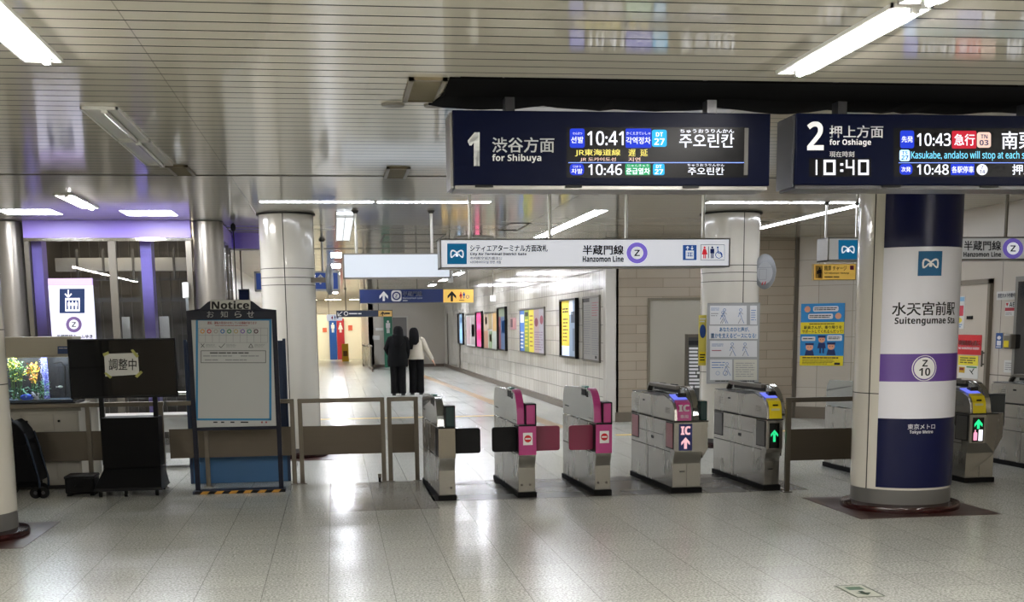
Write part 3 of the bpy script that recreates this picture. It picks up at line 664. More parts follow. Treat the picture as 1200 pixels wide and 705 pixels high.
hang(e, [1.44 - .02, 2.27 - .02, 3.08 - .02, 3.91 - .02], HY + .15, z1)
# --- its neighbour beyond the near pillar
x0, _, z0, z1 = BW(970, 277.5, 1200, 305, HY); x1 = x0 + 3.1
e = empty('hanging_sign', ((x0 + x1) / 2, HY, z0), 'white hanging sign running behind the near pillar to the right', 'sign')
casing(e, x0, x1, HY, .3, z0, z1, mat('sign_grey', '#b9baba', .5, emit=.32)); f = fe(HY - .004, e)
f.logo(982.5, 281, 1005, 303.6, BT, SIGNW); f.bars(1006.5, 282, 1012, 302, INK, 4, ragged=0)
f.text('半蔵門線', 1129.5, 282, 1173, 293.5, INK, fat=.018); f.text('Hanzomon Line', 1129, 294.8, 1173, 300.8, INK, 'b', .02)
f.zring(1187, 291, 12, glow('backlit_mauve', '#6f5fb0', .7), SIGNW, INK); f.done(e)
hang(e, [at_z(1008, 222, CZ).x, 7.3], HY + .15, z1, m=STEELD)
# --- fare adjustment sign in yellow
x0, x1, z0, z1 = BW(953.5, 309, 1003, 328, 14.5)
e = empty('hanging_sign', ((x0 + x1) / 2, 14.5, z0), 'small yellow fare adjustment sign hanging behind the white line sign', 'sign')
casing(e, x0, x1, 14.5, .06, z0, z1, mat('sign_amber', '#e8bd5c', .5, emit=.35), mat('amber_frame', '#8f7a48', .4), .006); f = fe(14.494, e)
f.rect(955.5, 311, 964, 326, mat('ink_amber', '#caa04a', .6), 1); f.man(960.6, 313, 325, INK, 2); f.rect(957, 317, 959, 321, INK, 2)
f.text('精算 チャージ', 966, 311, 992, 317.2, INK, fat=.012); f.text('Fare Adjustment / Recharge', 966, 318.6, 995, 321.4, INK, 'b'); f.bars(966, 323, 984, 325.6, INK, 1)
f.rect(996, 311, 1000.5, 316, mat('ink_plum', '#7a1f4a', .6), 2); f.done(e)
q = at_y(967, 300, 14.53); hang(e, [q.x, q.x + .38], 14.53, z1, .014)

# --- blank white sign seen from its plain side
x0, x1, z0, z1 = BW(402, 296.5, 528, 326, 15.6)
e = empty('hanging_sign', ((x0 + x1) / 2, 15.6, z0), 'blank pale hanging sign left of the long white line sign', 'sign')
casing(e, x0, x1, 15.6, .2, z0, z1, SIGNWD); hang(e, [.3, 1.22], 15.65, z1)
# --- blue framed sign behind the rear pillar
x0, x1, z0, z1 = BW(298, 317.5, 398, 341, 20.6)
e = empty('hanging_sign', ((x0 + x1) / 2, 20.6, z0), 'blue sign with white border hanging behind the left rear pillar', 'sign')
casing(e, x0, x1, 20.6, .15, z0, z1, mat('sign_blue', '#3c559e', .5, emit=.3), WHITEP, .03); f = fe(20.59, e)
f.arrow(375.5, 321, 333, 7, INKW, 2); f.done(e); hang(e, [at_z(377, 280, CZ).x, x0 + .25], 20.65, z1, .022)
# --- navy direction sign
x0, x1, z0, z1 = BW(421, 338, 555.5, 355, 25)
e = empty('hanging_sign', ((x0 + x1) / 2, 25, z0), 'navy and yellow direction sign with up arrows over the corridor', 'sign')
casing(e, x0, x1, 25, .18, z0, z1, mat('sign_navy', '#1e2b57', .5, emit=.3), STEELH, .015); f = fe(24.99, e)
AMB = mat('sign_amber_lit', '#e0b45a', .5, emit=.5)
f.rect(519.5, 338.8, 554.7, 354.2, AMB, 1); f.arrow(449.7, 341, 352.5, 10, INKW, 2)
f.rrect(458.5, 340, 470.5, 353, 3, INKW, 2); f.ring(464.5, 346.5, 5, 3.4, mat('ink_indigo', '#2a2f6a', .6), 3); f.text('Z', 463, 344.8, 466, 348.4, mat('ink_indigo', '#2a2f6a', .6), 'b', lift=4)
f.text('半蔵門線', 472, 341, 494.5, 346.8, INKW, fat=.014); f.text('Hanzomon Line', 472, 348, 495, 350, INKW, 'r'); f.bars(472, 351.3, 478, 352.8, INKW, 1)
f.arrow(529.5, 340.8, 353, 10, INK, 3)
f.man(540, 342, 349.6, INKR, 3, True); f.man(543.6, 342, 349.6, INKB, 3); f.ring(548, 347.6, 2, 1.4, INKB, 3); f.bars(538, 351, 545, 352.6, INK, 1, 3); f.done(e)
hang(e, [at_y(427, 330, 25).x, at_y(489, 330, 25).x, at_y(548, 330, 25).x], 25.08, z1, .014, STEELD)
# --- far navy sign
x0, x1, z0, z1 = BW(394, 363.2, 460, 371.2, 46)
e = empty('hanging_sign', ((x0 + x1) / 2, 46, z0), 'small far navy and yellow direction sign before the toilet walls', 'sign')
casing(e, x0, x1, 46, .2, z0, z1, mat('sign_navy_far', '#15233c', .5, emit=.1), STEELD, .02); f = fe(45.98, e)
f.rect(443.5, 363.8, 459.4, 370.6, mat('ink_amber2', '#c6a05a', .6), 1); f.arrow(448.5, 364.6, 370, 5, INK, 2); f.stroke([(396, 369.6), (401, 365)], .9, INKW); f.stroke([(396, 366), (396, 369.8), (400, 369.8)], .9, INKW)
f.ring(405.5, 367.2, 2.6, 1.7, INKW, 2); f.bars(409, 366, 424, 368.6, INKW, 1); f.bars(451, 365, 457, 369, INK, 1); f.done(e)
hang(e, [x0 + .35, x1 - .5], 46.1, z1, .02, STEELD)
# --- small dark blue sign between lift and pillar, with its hanging rods
x0, x1, z0, z1 = BW(279.5, 338.5, 292.5, 352, 22)
e = empty('hanging_sign', ((x0 + x1) / 2, 22, z0), 'small dark blue sign hanging between the lift and the left rear pillar', 'sign')
casing(e, x0, x1, 22, .1, z0, z1, mat('sign_ink', '#1c2f5c', .5)); hang(e, [x0 + .06], 22.05, z1, .012, STEELD)
p = at_z(273, 260, CZ)
e = empty('hanging_rod', (p.x, p.y, 1.9), 'thin black rod hanging from the ceiling beside the lift corner', 'rod')
MB().cyl((0, 0, 0), (0, 0, 1.09), .008, 8).build('rod', BLACK, e); MB().ball((0, 0, 1.03), .035, 6, (1, 1, 1.6)).build('ceiling_cup', BLACK, e, smooth=True)
# round mirror board on the right rear pillar, and one seen edge-on at the left one
def disc_board(cx, cy, cz, rx, rz, rot, arm, label):
    e = empty('round_board', (cx, cy, cz), label, 'round board', rz=rot)
    m = MB(); m.loft([[(rx * k * cos(a), y, rz * k * sin(a)) for a in [2 * pi * i / 32 for i in range(32)]] for k, y in ((.93, -.03), (1, -.02), (1, .01), (.8, .035))]); m.build('shell', mat('board_grey', '#85888b', .35), e, smooth=True)
    MB().loft([[(rx * .7 * cos(a), y, rz * .62 * sin(a) - rz * .08) for a in [2 * pi * i / 24 for i in range(24)]] for y in (-.034, -.03)]).build('dial', mat('board_white', '#a9abae', .4), e)
    f = face_uv((0, -.036, 0), (1, 0, 0), (0, 0, 1), (0, -1, 0)); GI = mat('ink_grey', '#7a7d82', .6); f.stroke([(-.09, -.05), (.09, -.05)], .005, GI); f.stroke([(-.07, .1), (-.07, -.03), (.02, -.03), (.02, .1), (-.07, .1)], .004, GI); f.stroke([(-.02, .13), (-.035, .17)], .012, INKR, 2); f.stroke([(.012, .125), (-.003, .165)], .012, INKR, 2); f.done(e)
    MB().box(*arm, -.03, .03).build('bracket', STEELD, e)
disc_board(5.50, 15.74, 2.25, .14, .222, radians(-20), (-.21, -.08, .0, .13), 'round grey board on a bracket at the right rear pillar')
disc_board(-.035, 15.95, 2.19, .16, .18, radians(83), (-.04, .04, .0, .24), 'thin round board seen edge-on beside the left rear pillar')

# ================================================================== POSTERS
def poster_y(px, Y, label, paint, bg, frame=None, thick=.012, name='poster', cat='poster', t=.01):
    x0, x1, z0, z1 = BW(*px, Y)
    e = empty(name, ((x0 + x1) / 2, Y, z0), label, cat)
    off(MB(), e).box(x0, x1, Y, Y + thick, z0, z1).build('sheet', bg, e)
    if frame: off(MB(), e).box(x0 - t, x1 + t, Y - .004, Y + thick, z1, z1 + t).box(x0 - t, x1 + t, Y - .004, Y + thick, z0 - t, z0).box(x0 - t, x0, Y - .004, Y + thick, z0, z1).box(x1, x1 + t, Y - .004, Y + thick, z0, z1).build('frame', frame, e)
    f = fe(Y, e); paint(f); f.done(e); return e
SK = mat('ink_sketch', '#5f86b8', .6); LG_ = mat('ink_greyblock', '#a3a5a5', .6); PW = mat('ink_paper', '#d9dadb', .6); INKGR = mat('ink_greyline', '#83868a', .6)
def paint_pillar_poster(f):
    f.rect(832, 358, 875, 380, PW, 1); f.rect(879, 358, 887, 380, PW, 1); f.rect(832, 399, 887, 418, PW, 1); f.rect(832, 421, 858, 445, PW, 1); f.rect(860, 421, 887, 445, mat('ink_cream', '#cfcdc0', .6), 1)
    f.rect(831, 381.5, 888, 397, PW, 2)
    f.text('あなたのひと声が、', 843, 383, 878, 388.6, mat('ink_sky', '#3f86c0', .6), fat=.02, lift=3); f.text('誰かを支えるピースになる!', 833, 390, 886, 396, mat('ink_sky', '#3f86c0', .6), fat=.02, lift=3)
    for cx, y0, y1 in ((849, 361, 379), (868, 361, 379), (858, 401, 417), (873, 401, 417), (852, 424, 440), (847, 364, 379)):
        f.ring(cx, y0 + 2, 1.8, 1.3, SK, 3, n=12); f.stroke([(cx - 2.5, y0 + 6), (cx, y0 + 4.5), (cx + 2.5, y0 + 7)], .6, INKGR, 3); f.stroke([(cx - 3, y0 + 10), (cx - 1, y0 + 5), (cx + 1.5, y1 - 5), (cx + 4, y1)], .6, SK, 3); f.stroke([(cx, y1 - 6), (cx - 3, y1)], .6, INKGR, 3)
    f.ring(850, 437, 3, 2.4, SK, 3, n=12); f.ring(841, 437, 2.4, 2, SK, 3, n=12)
    f.bars(833, 360, 843, 364, SK, 2, 3, .3); f.bars(833, 366, 842, 371, INKGR, 2, 3, .3); f.bars(834, 402, 848, 406, SK, 2, 3, .3); f.bars(834, 409, 846, 412, mat('ink_rose', '#b05a6a', .6), 1, 3, .3); f.bars(880, 362, 886, 376, SK, 5, 3, .3); f.bars(834, 423, 850, 432, SK, 3, 3, .3); f.bars(862, 424, 885, 442, INKGR, 7, 3, .25)
    f.bars(838, 445.4, 884, 447, INK, 1, 3, .6, ragged=0)
poster_y((829.5, 355.5, 889, 448), 15.56, 'grey and white poster with blue sketched figures on the rear pillar', paint_pillar_poster, LG_, mat('poster_rim', '#9a9b99', .3), .02)
def paint_strip(f):
    f.disc(823.5, 388, 3.6, INKB, 1, ry=8); f.rect(819.5, 412, 827, 425, YEL, 1); f.bars(820, 414, 826.5, 423, INK, 3, 2); f.bars(820, 372, 827, 378, INKW, 2, 2)
poster_y((818.8, 369, 827.6, 428), 15.72, 'narrow yellow and blue sticker at the edge of the right rear pillar', paint_strip, mat('sticker_yellow', '#d8c85a', .5), None, .01, 'sticker', 'sticker')
# map board leaning in the doorway behind the pillar
x0, x1, z0, z1 = BW(806, 395, 819, 478, 19.6)
e = empty('map_stand', ((x0 + x1) / 2, 19.6, 0), 'dark map board standing before the grey door at the tan wall', 'board')
off(MB(), e).box(x0, x1 + .2, 19.6, 19.66, .35, z1).build('panel', mat('map_dark', '#3f403e', .5), e)
off(MB(), e).box(x0 - .03, x0, 19.58, 19.68, 0, z1 + .05).box(x1 + .2, x1 + .23, 19.58, 19.68, 0, z1 + .05).box(x0, x1 + .2, 19.58, 19.68, z1, z1 + .05).build('frame', STEELD, e)
f = fe(19.6, e); f.rect(807, 399, 820, 404, INK, 1); f.bars(807.5, 406, 820, 455, PW, 12, 1, .6, seed=5); f.done(e)
# blue poster on the angled wall
U = Vector((1, -1, 0)).normalized(); NN = Vector((-1, -1, 0)).normalized(); OA = Vector((7.7, WY, 0))
def diag(x, y, l=0):
    d = ray(x, y); n = NN; t = (OA - EYE).dot(n) / d.dot(n); return EYE + d * t + n * (.002 * l)
a, b = diag(938.4, 391), diag(989.4, 391); zt, zb = diag(964, 355.3).z, diag(964, 428.2).z
e = empty('poster', (a + b) / 2 * 1.0, 'blue poster of station staff with yellow bands on the back wall', 'poster'); e.location.z = zb
L = (b - a).length
mm = MB(); mm.M = Matrix.Translation(a - e.location - Vector((0, 0, a.z))) @ Matrix(((U.x, NN.x, 0, 0), (U.y, NN.y, 0, 0), (0, 0, 1, 0), (0, 0, 0, 1)))
mm.box(0, L, .0, .012, zb, zt).build('sheet', mat('poster_blue', '#1f86c8', .4), e)
f = Face(lambda x, y, l: Vector((0, 0, zt - zb)) + (a - e.location - Vector((0, 0, a.z - 0))) * 1 + Vector((0, 0, e.location.z)) + U * (x * L) + Vector((0, 0, -y * (zt - zb))) + NN * (.012 + .0015 * l))
IY = mat('ink_yellow', '#e6d31e', .6)
f.rect(0, .3, 1, .49, IY, 1); f.rect(0, .84, 1, 1, IY, 1); f.rrect(.28, .045, .86, .13, .03, PW, 1); f.rrect(.17, .165, .74, .25, .03, PW, 1)
f.disc(.15, .09, .07, mat('ink_peach', '#e0a080', .6), 1, ry=.05); f.disc(.86, .205, .07, mat('ink_peach', '#e0a080', .6), 1, ry=.05)
f.bars(.31, .06, .83, .115, INK, 2, 2, ragged=.1); f.bars(.2, .18, .7, .235, INK, 2, 2, ragged=.1)
f.text('駅員さんが、乗り降りを', .08, .355, .95, .41, INK, fat=.02); f.text('サポートしてくれるんだって!', .04, .42, .98, .475, INK, fat=.02); f.bars(.2, .315, .8, .34, INK, 1, 2)
f.rrect(.03, .53, .35, .6, .02, PW, 1); f.rrect(.62, .51, .96, .6, .02, PW, 1); f.bars(.06, .55, .32, .58, INK, 1, 2); f.bars(.65, .53, .93, .58, INK, 2, 2)
for cx, cy, k in ((.22, .67, 1.0), (.5, .55, .9), (.72, .66, .95)):
    f.poly([(cx - .11 * k, cy + .17), (cx - .08 * k, cy + .08), (cx + .08 * k, cy + .08), (cx + .11 * k, cy + .17)], mat('ink_navy', '#1c2c60', .6), 2)
    f.disc(cx, cy + .03, .085 * k, mat('ink_peach', '#e0a080', .6), 3, ry=.055 * k); f.rect(cx - .1 * k, cy - .035, cx + .1 * k, cy, mat('ink_navy', '#1c2c60', .6), 4); f.disc(cx - .03, cy + .03, .01, INK, 5, ry=.007); f.disc(cx + .03, cy + .03, .01, INK, 5, ry=.007)
f.rect(.45, .66, .49, .8, mat('ink_navy', '#1c2c60', .6), 2); f.rect(.52, .66, .56, .8, mat('ink_navy', '#1c2c60', .6), 2)
f.bars(.06, .86, .9, .885, INK, 1, 2, .8, ragged=.1); f.bars(.06, .9, .8, .98, INK, 4, 2, .4); f.rect(.8, .95, .93, .985, INK, 2)
f.done(e)

# posters along the corridor wall (x = WX)
FRB = mat('case_black', '#0a0a0b', .4, spec=.2)
def wposter(x0, y0, x1, y1, label, paint, bg, frame=None, lit=0, name='poster', cat='poster', d=.02, t=.03):
    """pixel corners of the sheet; the wall runs in depth"""
    ya, yb = at_x(x0, (y0 + y1) / 2, WX - d).y, at_x(x1, (y0 + y1) / 2, WX - d).y        # ya farther
    xm = (x0 + x1) / 2; za, zb = at_x(xm, y0, WX - d).z, at_x(xm, y1, WX - d).z
    e = empty(name, (WX - d, (ya + yb) / 2, zb), label, cat)
    off(MB(), e).box(WX - d, WX, yb, ya, zb, za).build('sheet', bg, e)
    if frame:
        k = .05 if frame is FRB else .015; t = .04 if frame is FRB else t
        off(MB(), e).box(WX - d - k, WX, yb - t, ya + t, za, za + .035).box(WX - d - k, WX, yb - t, ya + t, zb - .035, zb).box(WX - d - k, WX, yb - t, yb, zb, za).box(WX - d - k, WX, ya, ya + t, zb, za).build('frame', frame, e)
    f = Face(lambda x, y, l: Vector((-.002 * l, (ya + (yb - ya) * x) - e.location.y, (za + (zb - za) * y) - zb)))
    paint(f); f.done(e); return e
def blocks(spec):
    def p(f):
        for x0, y0, x1, y1, m in spec: f.rect(x0, y0, x1, y1, m, 1)
    return p
def ink(h): return mat('ink_' + h.strip('#'), h, .6)
def lk(h): return mat('led_' + h.strip('#'), h, .5, emit=.4)
def p_big(f):
    f.rect(0, 0, .5, .82, lk('#e8cf4a'), 1); f.rect(0, .82, .5, 1, lk('#dfe9ff'), 1); f.rect(.5, 0, 1, 1, lk('#7f92a6'), 1); f.rect(.5, .0, .75, .25, lk('#e6eef8'), 2); f.rect(.62, .2, .9, .4, lk('#24354a'), 2); f.rect(.72, .5, .95, .9, lk('#5a6a7c'), 2)
    f.bars(.05, .12, .45, .22, INK, 2, 2, .5); f.bars(.08, .3, .42, .75, mat('ink_olive', '#8a7a1a', .6), 7, 2, .4)
wposter(658.5, 352, 676.5, 417, 'lit black case with yellow and grey poster, nearest on the corridor wall', p_big, lk('#e8cf4a'), FRB, name='poster_case', cat='poster case')
def p_map(f):
    f.rect(0, 0, .4, .06, INK, 1); f.bars(.05, .1, .48, .92, INKGR, 22, 1, .3, seed=3); f.bars(.55, .06, .95, .3, mat('ink_rose', '#b05a6a', .6), 6, 1, .3, seed=4); f.bars(.55, .34, .95, .92, INKGR, 16, 1, .3, seed=6); f.rect(.75, .93, .85, .97, INK, 2)
wposter(683.5, 349, 702.5, 421.5, 'grey line map and timetable sheet at the near end of the corridor wall', p_map, mat('sheet_grey', '#a8a5a0', .6), STEELD, t=.012)
def p_five(f):
    for k, h in enumerate(('#3c6fb8', '#8a9a2a', '#e0cf3a', '#bda6a6', '#b9b4bc')): f.rect(k / 5, 0, (k + 1) / 5, 1, ink(h), 1)
    f.rect(.02, .1, .18, .3, ink('#dfe6f2'), 2); f.bars(.03, .5, .17, .95, INKW, 5, 2, .4); f.rect(.23, .05, .37, .15, INK, 2); f.bars(.23, .2, .37, .9, ink('#e0cf3a'), 8, 2, .4); f.bars(.43, .1, .57, .9, ink('#a06a20'), 8, 2, .3); f.disc(.7, .3, .07, ink('#8a3a4a'), 2, ry=.1); f.disc(.9, .25, .06, ink('#a04a5a'), 2, ry=.1); f.bars(.63, .5, .95, .95, ink('#8f6f8a'), 8, 2, .3)
wposter(609.5, 362.5, 638, 412.5, 'row of blue, green and yellow bills in one thin frame', p_five, PAPER, STEELD, t=.012)
wposter(597.8, 372, 604, 386, 'small pink sheet between the black case and the row of bills', blocks([(.1, .1, .5, .8, ink('#5a3a44')), (.5, .1, .9, .9, ink('#c88a8a'))]), ink('#b98a90'))
wposter(584.5, 361, 593.5, 409, 'black case holding a dark blue and red poster', blocks([(0, 0, 1, .2, lk('#5a6450')), (0, .2, .3, 1, lk('#5a2c34')), (.3, .2, 1, 1, lk('#2c4a70')), (.4, .3, .8, .6, lk('#3c6a9a'))]), lk('#2c4a70'), FRB, name='poster_case', cat='poster case')
wposter(567.3, 367, 582.3, 408, 'patchwork of small orange and green bills beside the pink poster', blocks([(.0, 0, .33, .5, ink('#c8b49a')), (.36, .0, .66, .45, ink('#b9a67a')), (.7, .0, 1, .5, ink('#c29a5c')), (0, .5, .33, 1, ink('#b98a70')), (.36, .5, .66, 1, ink('#8aa07a')), (.7, .5, 1, 1, ink('#a8b0a8')), (.1, .1, .25, .3, ink('#8a5a3a')), (.45, .6, .6, .8, ink('#c2503a'))]), PAPER, STEELD, t=.012)
wposter(558.8, 366, 565.5, 406, 'lit black case with a bright pink poster', blocks([(0, 0, 1, 1, lk('#e85a9a')), (.2, .1, .8, .3, lk('#ffd0e0')), (.15, .5, .9, .8, lk('#f8a0c0'))]), lk('#e85a9a'), FRB, name='poster_case', cat='poster case')
wposter(546.5, 369, 557, 405, 'pale pink and white bills between the two lit cases', blocks([(.05, .05, .45, .95, ink('#c8b0b0')), (.55, .05, .95, .95, ink('#bfb5b5')), (.6, .3, .9, .7, ink('#a87a80'))]), PAPER, STEELD, t=.012)
wposter(537.8, 368, 543.3, 402, 'lit black case with a pale blue poster, farthest on the corridor wall', blocks([(0, 0, 1, 1, lk('#a8c8e0')), (.1, .5, .9, .9, lk('#e0f0f8')), (.2, .1, .8, .3, lk('#4a7a9a'))]), lk('#a8c8e0'), FRB, name='poster_case', cat='poster case')
# pale light box fixed on the corridor wall above
for (x, y0, y1, lb) in ((528, 317, 331, 'small white box hanging from the ceiling right of the blank sign'), (578, 346, 353, 'small white box hanging near the corridor wall')):
    Y = 30 if x == 578 else 21
    x0, x1, z0, z1 = BW(x - 3, y0, x + 3, y1, Y); e = empty('hanging_box', ((x0 + x1) / 2, Y, z0), lb, 'hanging box')
    off(MB(), e).box(x0, x1, Y, Y + .1, z0, z1).build('box', WHITEP, e, bevel=.01); off(MB(), e).cyl(((x0 + x1) / 2, Y + .05, z1), ((x0 + x1) / 2, Y + .05, CZ), .012).build('hanging_pole', STEELD, e)

# notices on the right-hand wall and door (x = 8.1)
def rposter(x0, y0, x1, y1, label, paint, bg, X=8.07, name='notice', cat='notice'):
    ya, yb = at_x(x0, (y0 + y1) / 2, X).y, at_x(x1, (y0 + y1) / 2, X).y; xm = (x0 + x1) / 2; za, zb = at_x(xm, y0, X).z, at_x(xm, y1, X).z
    e = empty(name, (X, (ya + yb) / 2, zb), label, cat)
    off(MB(), e).box(X, X + .006, yb, ya, zb, za).build('sheet', bg, e)
    f = Face(lambda x, y, l: Vector((-.002 * l, (ya + (yb - ya) * (x - x0) / (x1 - x0)) - e.location.y, (za + (zb - za) * (y - y0) / (y1 - y0)) - zb)))
    paint(f); f.done(e); return e
rposter(1121.8, 392.2, 1150, 415.4, 'red sign forbidding dangerous goods on the beige door', lambda f: (f.text('危険物品持込禁止', 1123.5, 398.5, 1148.3, 404.5, INKW, fat=.014), f.text('NO DANGEROUS GOODS', 1124, 406.5, 1148, 409.2, INKW, 'b')), mat('sign_red', '#c4222a', .5))
rposter(1123, 416.6, 1146, 443, 'yellow topped notice under the red sign on the beige door', lambda f: (f.rect(1123, 416.6, 1146, 428, ink('#e6d83a'), 1), f.bars(1125, 418, 1144, 426, ink('#5a5a20'), 3, 2), f.rect(1124, 430, 1131, 437, ink('#c8a020'), 1), f.rect(1125, 431, 1130, 434, ink('#7a1f1f'), 2), f.rect(1133, 429, 1145, 430.5, ink('#3a8a3a'), 2), f.stroke([(1137, 433), (1141, 438)], 1, INK), f.stroke([(1142, 431), (1139, 436)], 1, INK)), PAPER)
rposter(1117.5, 347, 1130, 385, 'white poster with red and blue panels high on the beige door', lambda f: (f.rect(1118, 348, 1129.6, 353, ink('#8ab8d8'), 1), f.rect(1118, 358, 1122.5, 370, ink('#1f3a6a'), 1), f.rect(1123, 358, 1129, 370, ink('#b83a4a'), 1), f.disc(1125, 375, 3, ink('#e0d04a'), 1), f.bars(1119, 379, 1129, 384, ink('#6a9ac8'), 2, 1)), PAPER)
rposter(1168, 341, 1191, 351, 'narrow white wall sign above the AED sign', lambda f: f.text('防犯カメラ作動中', 1170, 343.2, 1190, 348.6, ink('#1f2f5a'), fat=.02), PAPER, 8.09)
rposter(1178, 353.6, 1192.5, 370, 'white and red AED sign on the right wall', lambda f: (f.rect(1178, 360.2, 1192.5, 364, ink('#b0303a'), 1), f.text('AED', 1183, 354, 1192.5, 359.2, INK, 'b', lift=2), f.poly([(1178.8, 355), (1180.4, 354.6), (1182, 355), (1180.4, 359)], INKR, 2), f.bars(1179, 365.5, 1187, 369, ink('#9a9a9a'), 2, 2)), PAPER, 8.09)
rposter(1167, 390, 1175, 408, 'blue and white sticker left of the grey wall box', lambda f: (f.rect(1167, 390, 1175, 408, ink('#27508f'), 1), f.disc(1171, 395.5, 2.2, INKW, 2), f.rect(1168.6, 399, 1173.6, 404.5, INKW, 2), f.bars(1168, 405, 1174, 407.5, INKW, 1, 2)), PAPER, 8.09, 'sticker', 'sticker')
rposter(1176.5, 422, 1188, 436.5, 'small white paper low on the wall under the grey box', lambda f: f.bars(1178, 424, 1187, 434, ink('#8a8a88'), 4, 1, .35), PAPER, 8.09)
p, q = at_x(1176, 391, 8.0), at_x(1188, 409, 8.0)
e = empty('wall_box', (8.0, (p.y + q.y) / 2, q.z), 'grey box with yellow label mounted beside the blue sticker', 'wall box')
off(MB(), e).box(8.0, 8.1, p.y - .16, p.y, q.z, p.z).build('casing', mat('box_grey', '#6a655d', .4), e, bevel=.02)
off(MB(), e).box(7.992, 8.005, p.y - .13, p.y - .03, q.z + .02, q.z + .1).build('label_plate', IY, e)

# ================================================================== TICKET GATES
GROT = radians(1.8)
def arc(cx, cy, r, a0, a1, n=8, ry=None): return [(cx + r * cos(radians(a0 + (a1 - a0) * i / n)), cy + (ry or r) * sin(radians(a0 + (a1 - a0) * i / n))) for i in range(n + 1)]
def flap(e, u0, u1, v, m, z0=.43, z1=.665):
    r = .025; MB().prism([(u1 - r, z0)] + arc(u1 - r, z0 + r, r, -90, 0, 4) + arc(u1 - r, z1 - r, r, 0, 90, 4) + arc(u0 + r, z1 - r, r, 90, 180, 4) + arc(u0 + r, z0 + r, r, 180, 270, 4), v, v + .03, 'y').build('flap', m, e, bevel=.004)
STEELG = steel('gate_steel', '#a8a59f', .24, 2, .25, 5)
FINM = steel('gate_side', '#a4a7a5', .2, 2, .2, 5)
def waist(L, zt, vf=.0, lo=.05, zlo=.28, zhi=.40):
    """side outline (depth, height): plinth front set back, the upper front leaning out"""
    return [(lo, .05), (lo, zlo), (lo - .008, zlo + .03), (vf + .008, zhi - .03), (vf, zhi), (vf, zt), (L, zt), (L, .05)]
def narrow_gate(loc, label, pink, flaps, wdt=.16, L=1.5, zf=1.0):
    e = empty('ticket_gate', loc, label, 'ticket gate', 'ticket gates in the row', rz=GROT)
    del e['group']
    MB().box(-.012, wdt + .012, .03, L + .01, 0, .05).build('plinth', RUBBER, e, bevel=.004)
    MB().prism(waist(L, .68), 0, wdt).build('body', STEELG, e, bevel=.004)
    s = MB(); s.box(-.0015, wdt + .0015, .2, L - .02, .395, .402).box(-.0015, .0, .36, .365, .41, .68); s.build('panel_seam', JOINT, e)
    MB().box(-.004, wdt + .004, -.004, .012, .405, .69).build('front_panel', PINK if pink else steel('front_steel', '#8d877c', .22, 2, .2, 5), e, bevel=.004)
    MB().box(-.004, .06, .013, .26, .41, .675).box(-.002, wdt + .004, -.006, .03, .675, .69).build('flap_housing', BLACK, e)
    # fin: the tall arch over the near flap, its crown rounded at both ends
    fin = [(L - .02, .69)] + [(L - .02 + .0, .86)] + arc(L - .14, zf - .14, .12, 0, 90, 6) + [(.30, zf + .0)] + arc(.30, zf - .24, .24, 90, 172, 10) + [(.055, .69)]
    MB().prism(fin, .0, .055).build('side_fin', FINM, e, bevel=.006)
    o = [(.32, zf + .006)] + arc(.30, zf - .24, .248, 88, 176, 12) + [(.047, .69), (.075, .69)] + arc(.30, zf - .24, .225, 176, 88, 12) + [(.32, zf - .02)]
    MB().prism(o, -.006, .062).build('arch_rim', PINK if pink else FINM, e, bevel=.003)
    MB().box(-.004, .058, .42, .60, zf - .075, zf - .015).box(-.004, .0, .34, .40, zf - .085, zf - .03).build('sensor_window', BLACK, e)
    MB().box(.01, .05, .5, .66, zf - .004, zf + .014).build('top_lamp', mat('lamp_teal', '#4f7a74', .3), e, bevel=.004)
    MB().box(-.003, 0, L - .3, L - .12, .775, .785).box(-.003, 0, .15, .3, .72, .724).build('side_mark', BLACK, e)
    u0 = .068
    MB().box(u0, wdt + .002, .01, .2, .69, .875).build('near_box', PINK if pink else GREEND, e, bevel=.008)
    MB().box(u0 - .004, u0 + .004, .0, .2, .69, .88).box(wdt - .004, wdt + .006, .0, .2, .69, .88).box(u0, wdt + .004, .0, .2, .872, .884).build('box_edge', BLACK, e)
    if pink:
        f = face_uv((wdt / 2 - .042, -.005, .615), (1, 0, 0), (0, 0, 1), (0, -1, 0)); f.rect(0, 0, .09, .115, INKW, 1); f.disc(.045, .056, .034, INKR, 2); f.rect(.02, .049, .07, .063, INKW, 3); f.done(e, {'ink_white': 'no_entry_sign'})
    b = MB()
    for u in ((.03, .11) if pink else (.11,)): b.cyl((u, .045, .12), (u, .052, .12), .011, 10)
    b.build('bolt', mat('bolt', '#4c4944', .4, metal=.6), e)
    for side, m in flaps:
        if side == 'L': flap(e, -.235, .0, .12, m)
        else: flap(e, wdt, wdt + .255, .12, m)
    return e
narrow_gate((.92, 11.47, 0), 'steel ticket gate beside the fence, leftmost of the row, with black flap', False, [('R', BLACK)], .15, 1.5, .95)
narrow_gate((1.675, 11.53, 0), 'pink fronted ticket gate with no-entry sign and one black flap', True, [('L', BLACK), ('R', PINKD)])
narrow_gate((2.41, 11.53, 0), 'pink fronted ticket gate with no-entry sign, next to the wide IC gate', True, [('L', PINKD)], .15)
narrow_gate((5.47, 11.92, 0), 'plain rounded ticket gate seen past the fence beside the near pillar', False, [], .16, 1.5, .99)

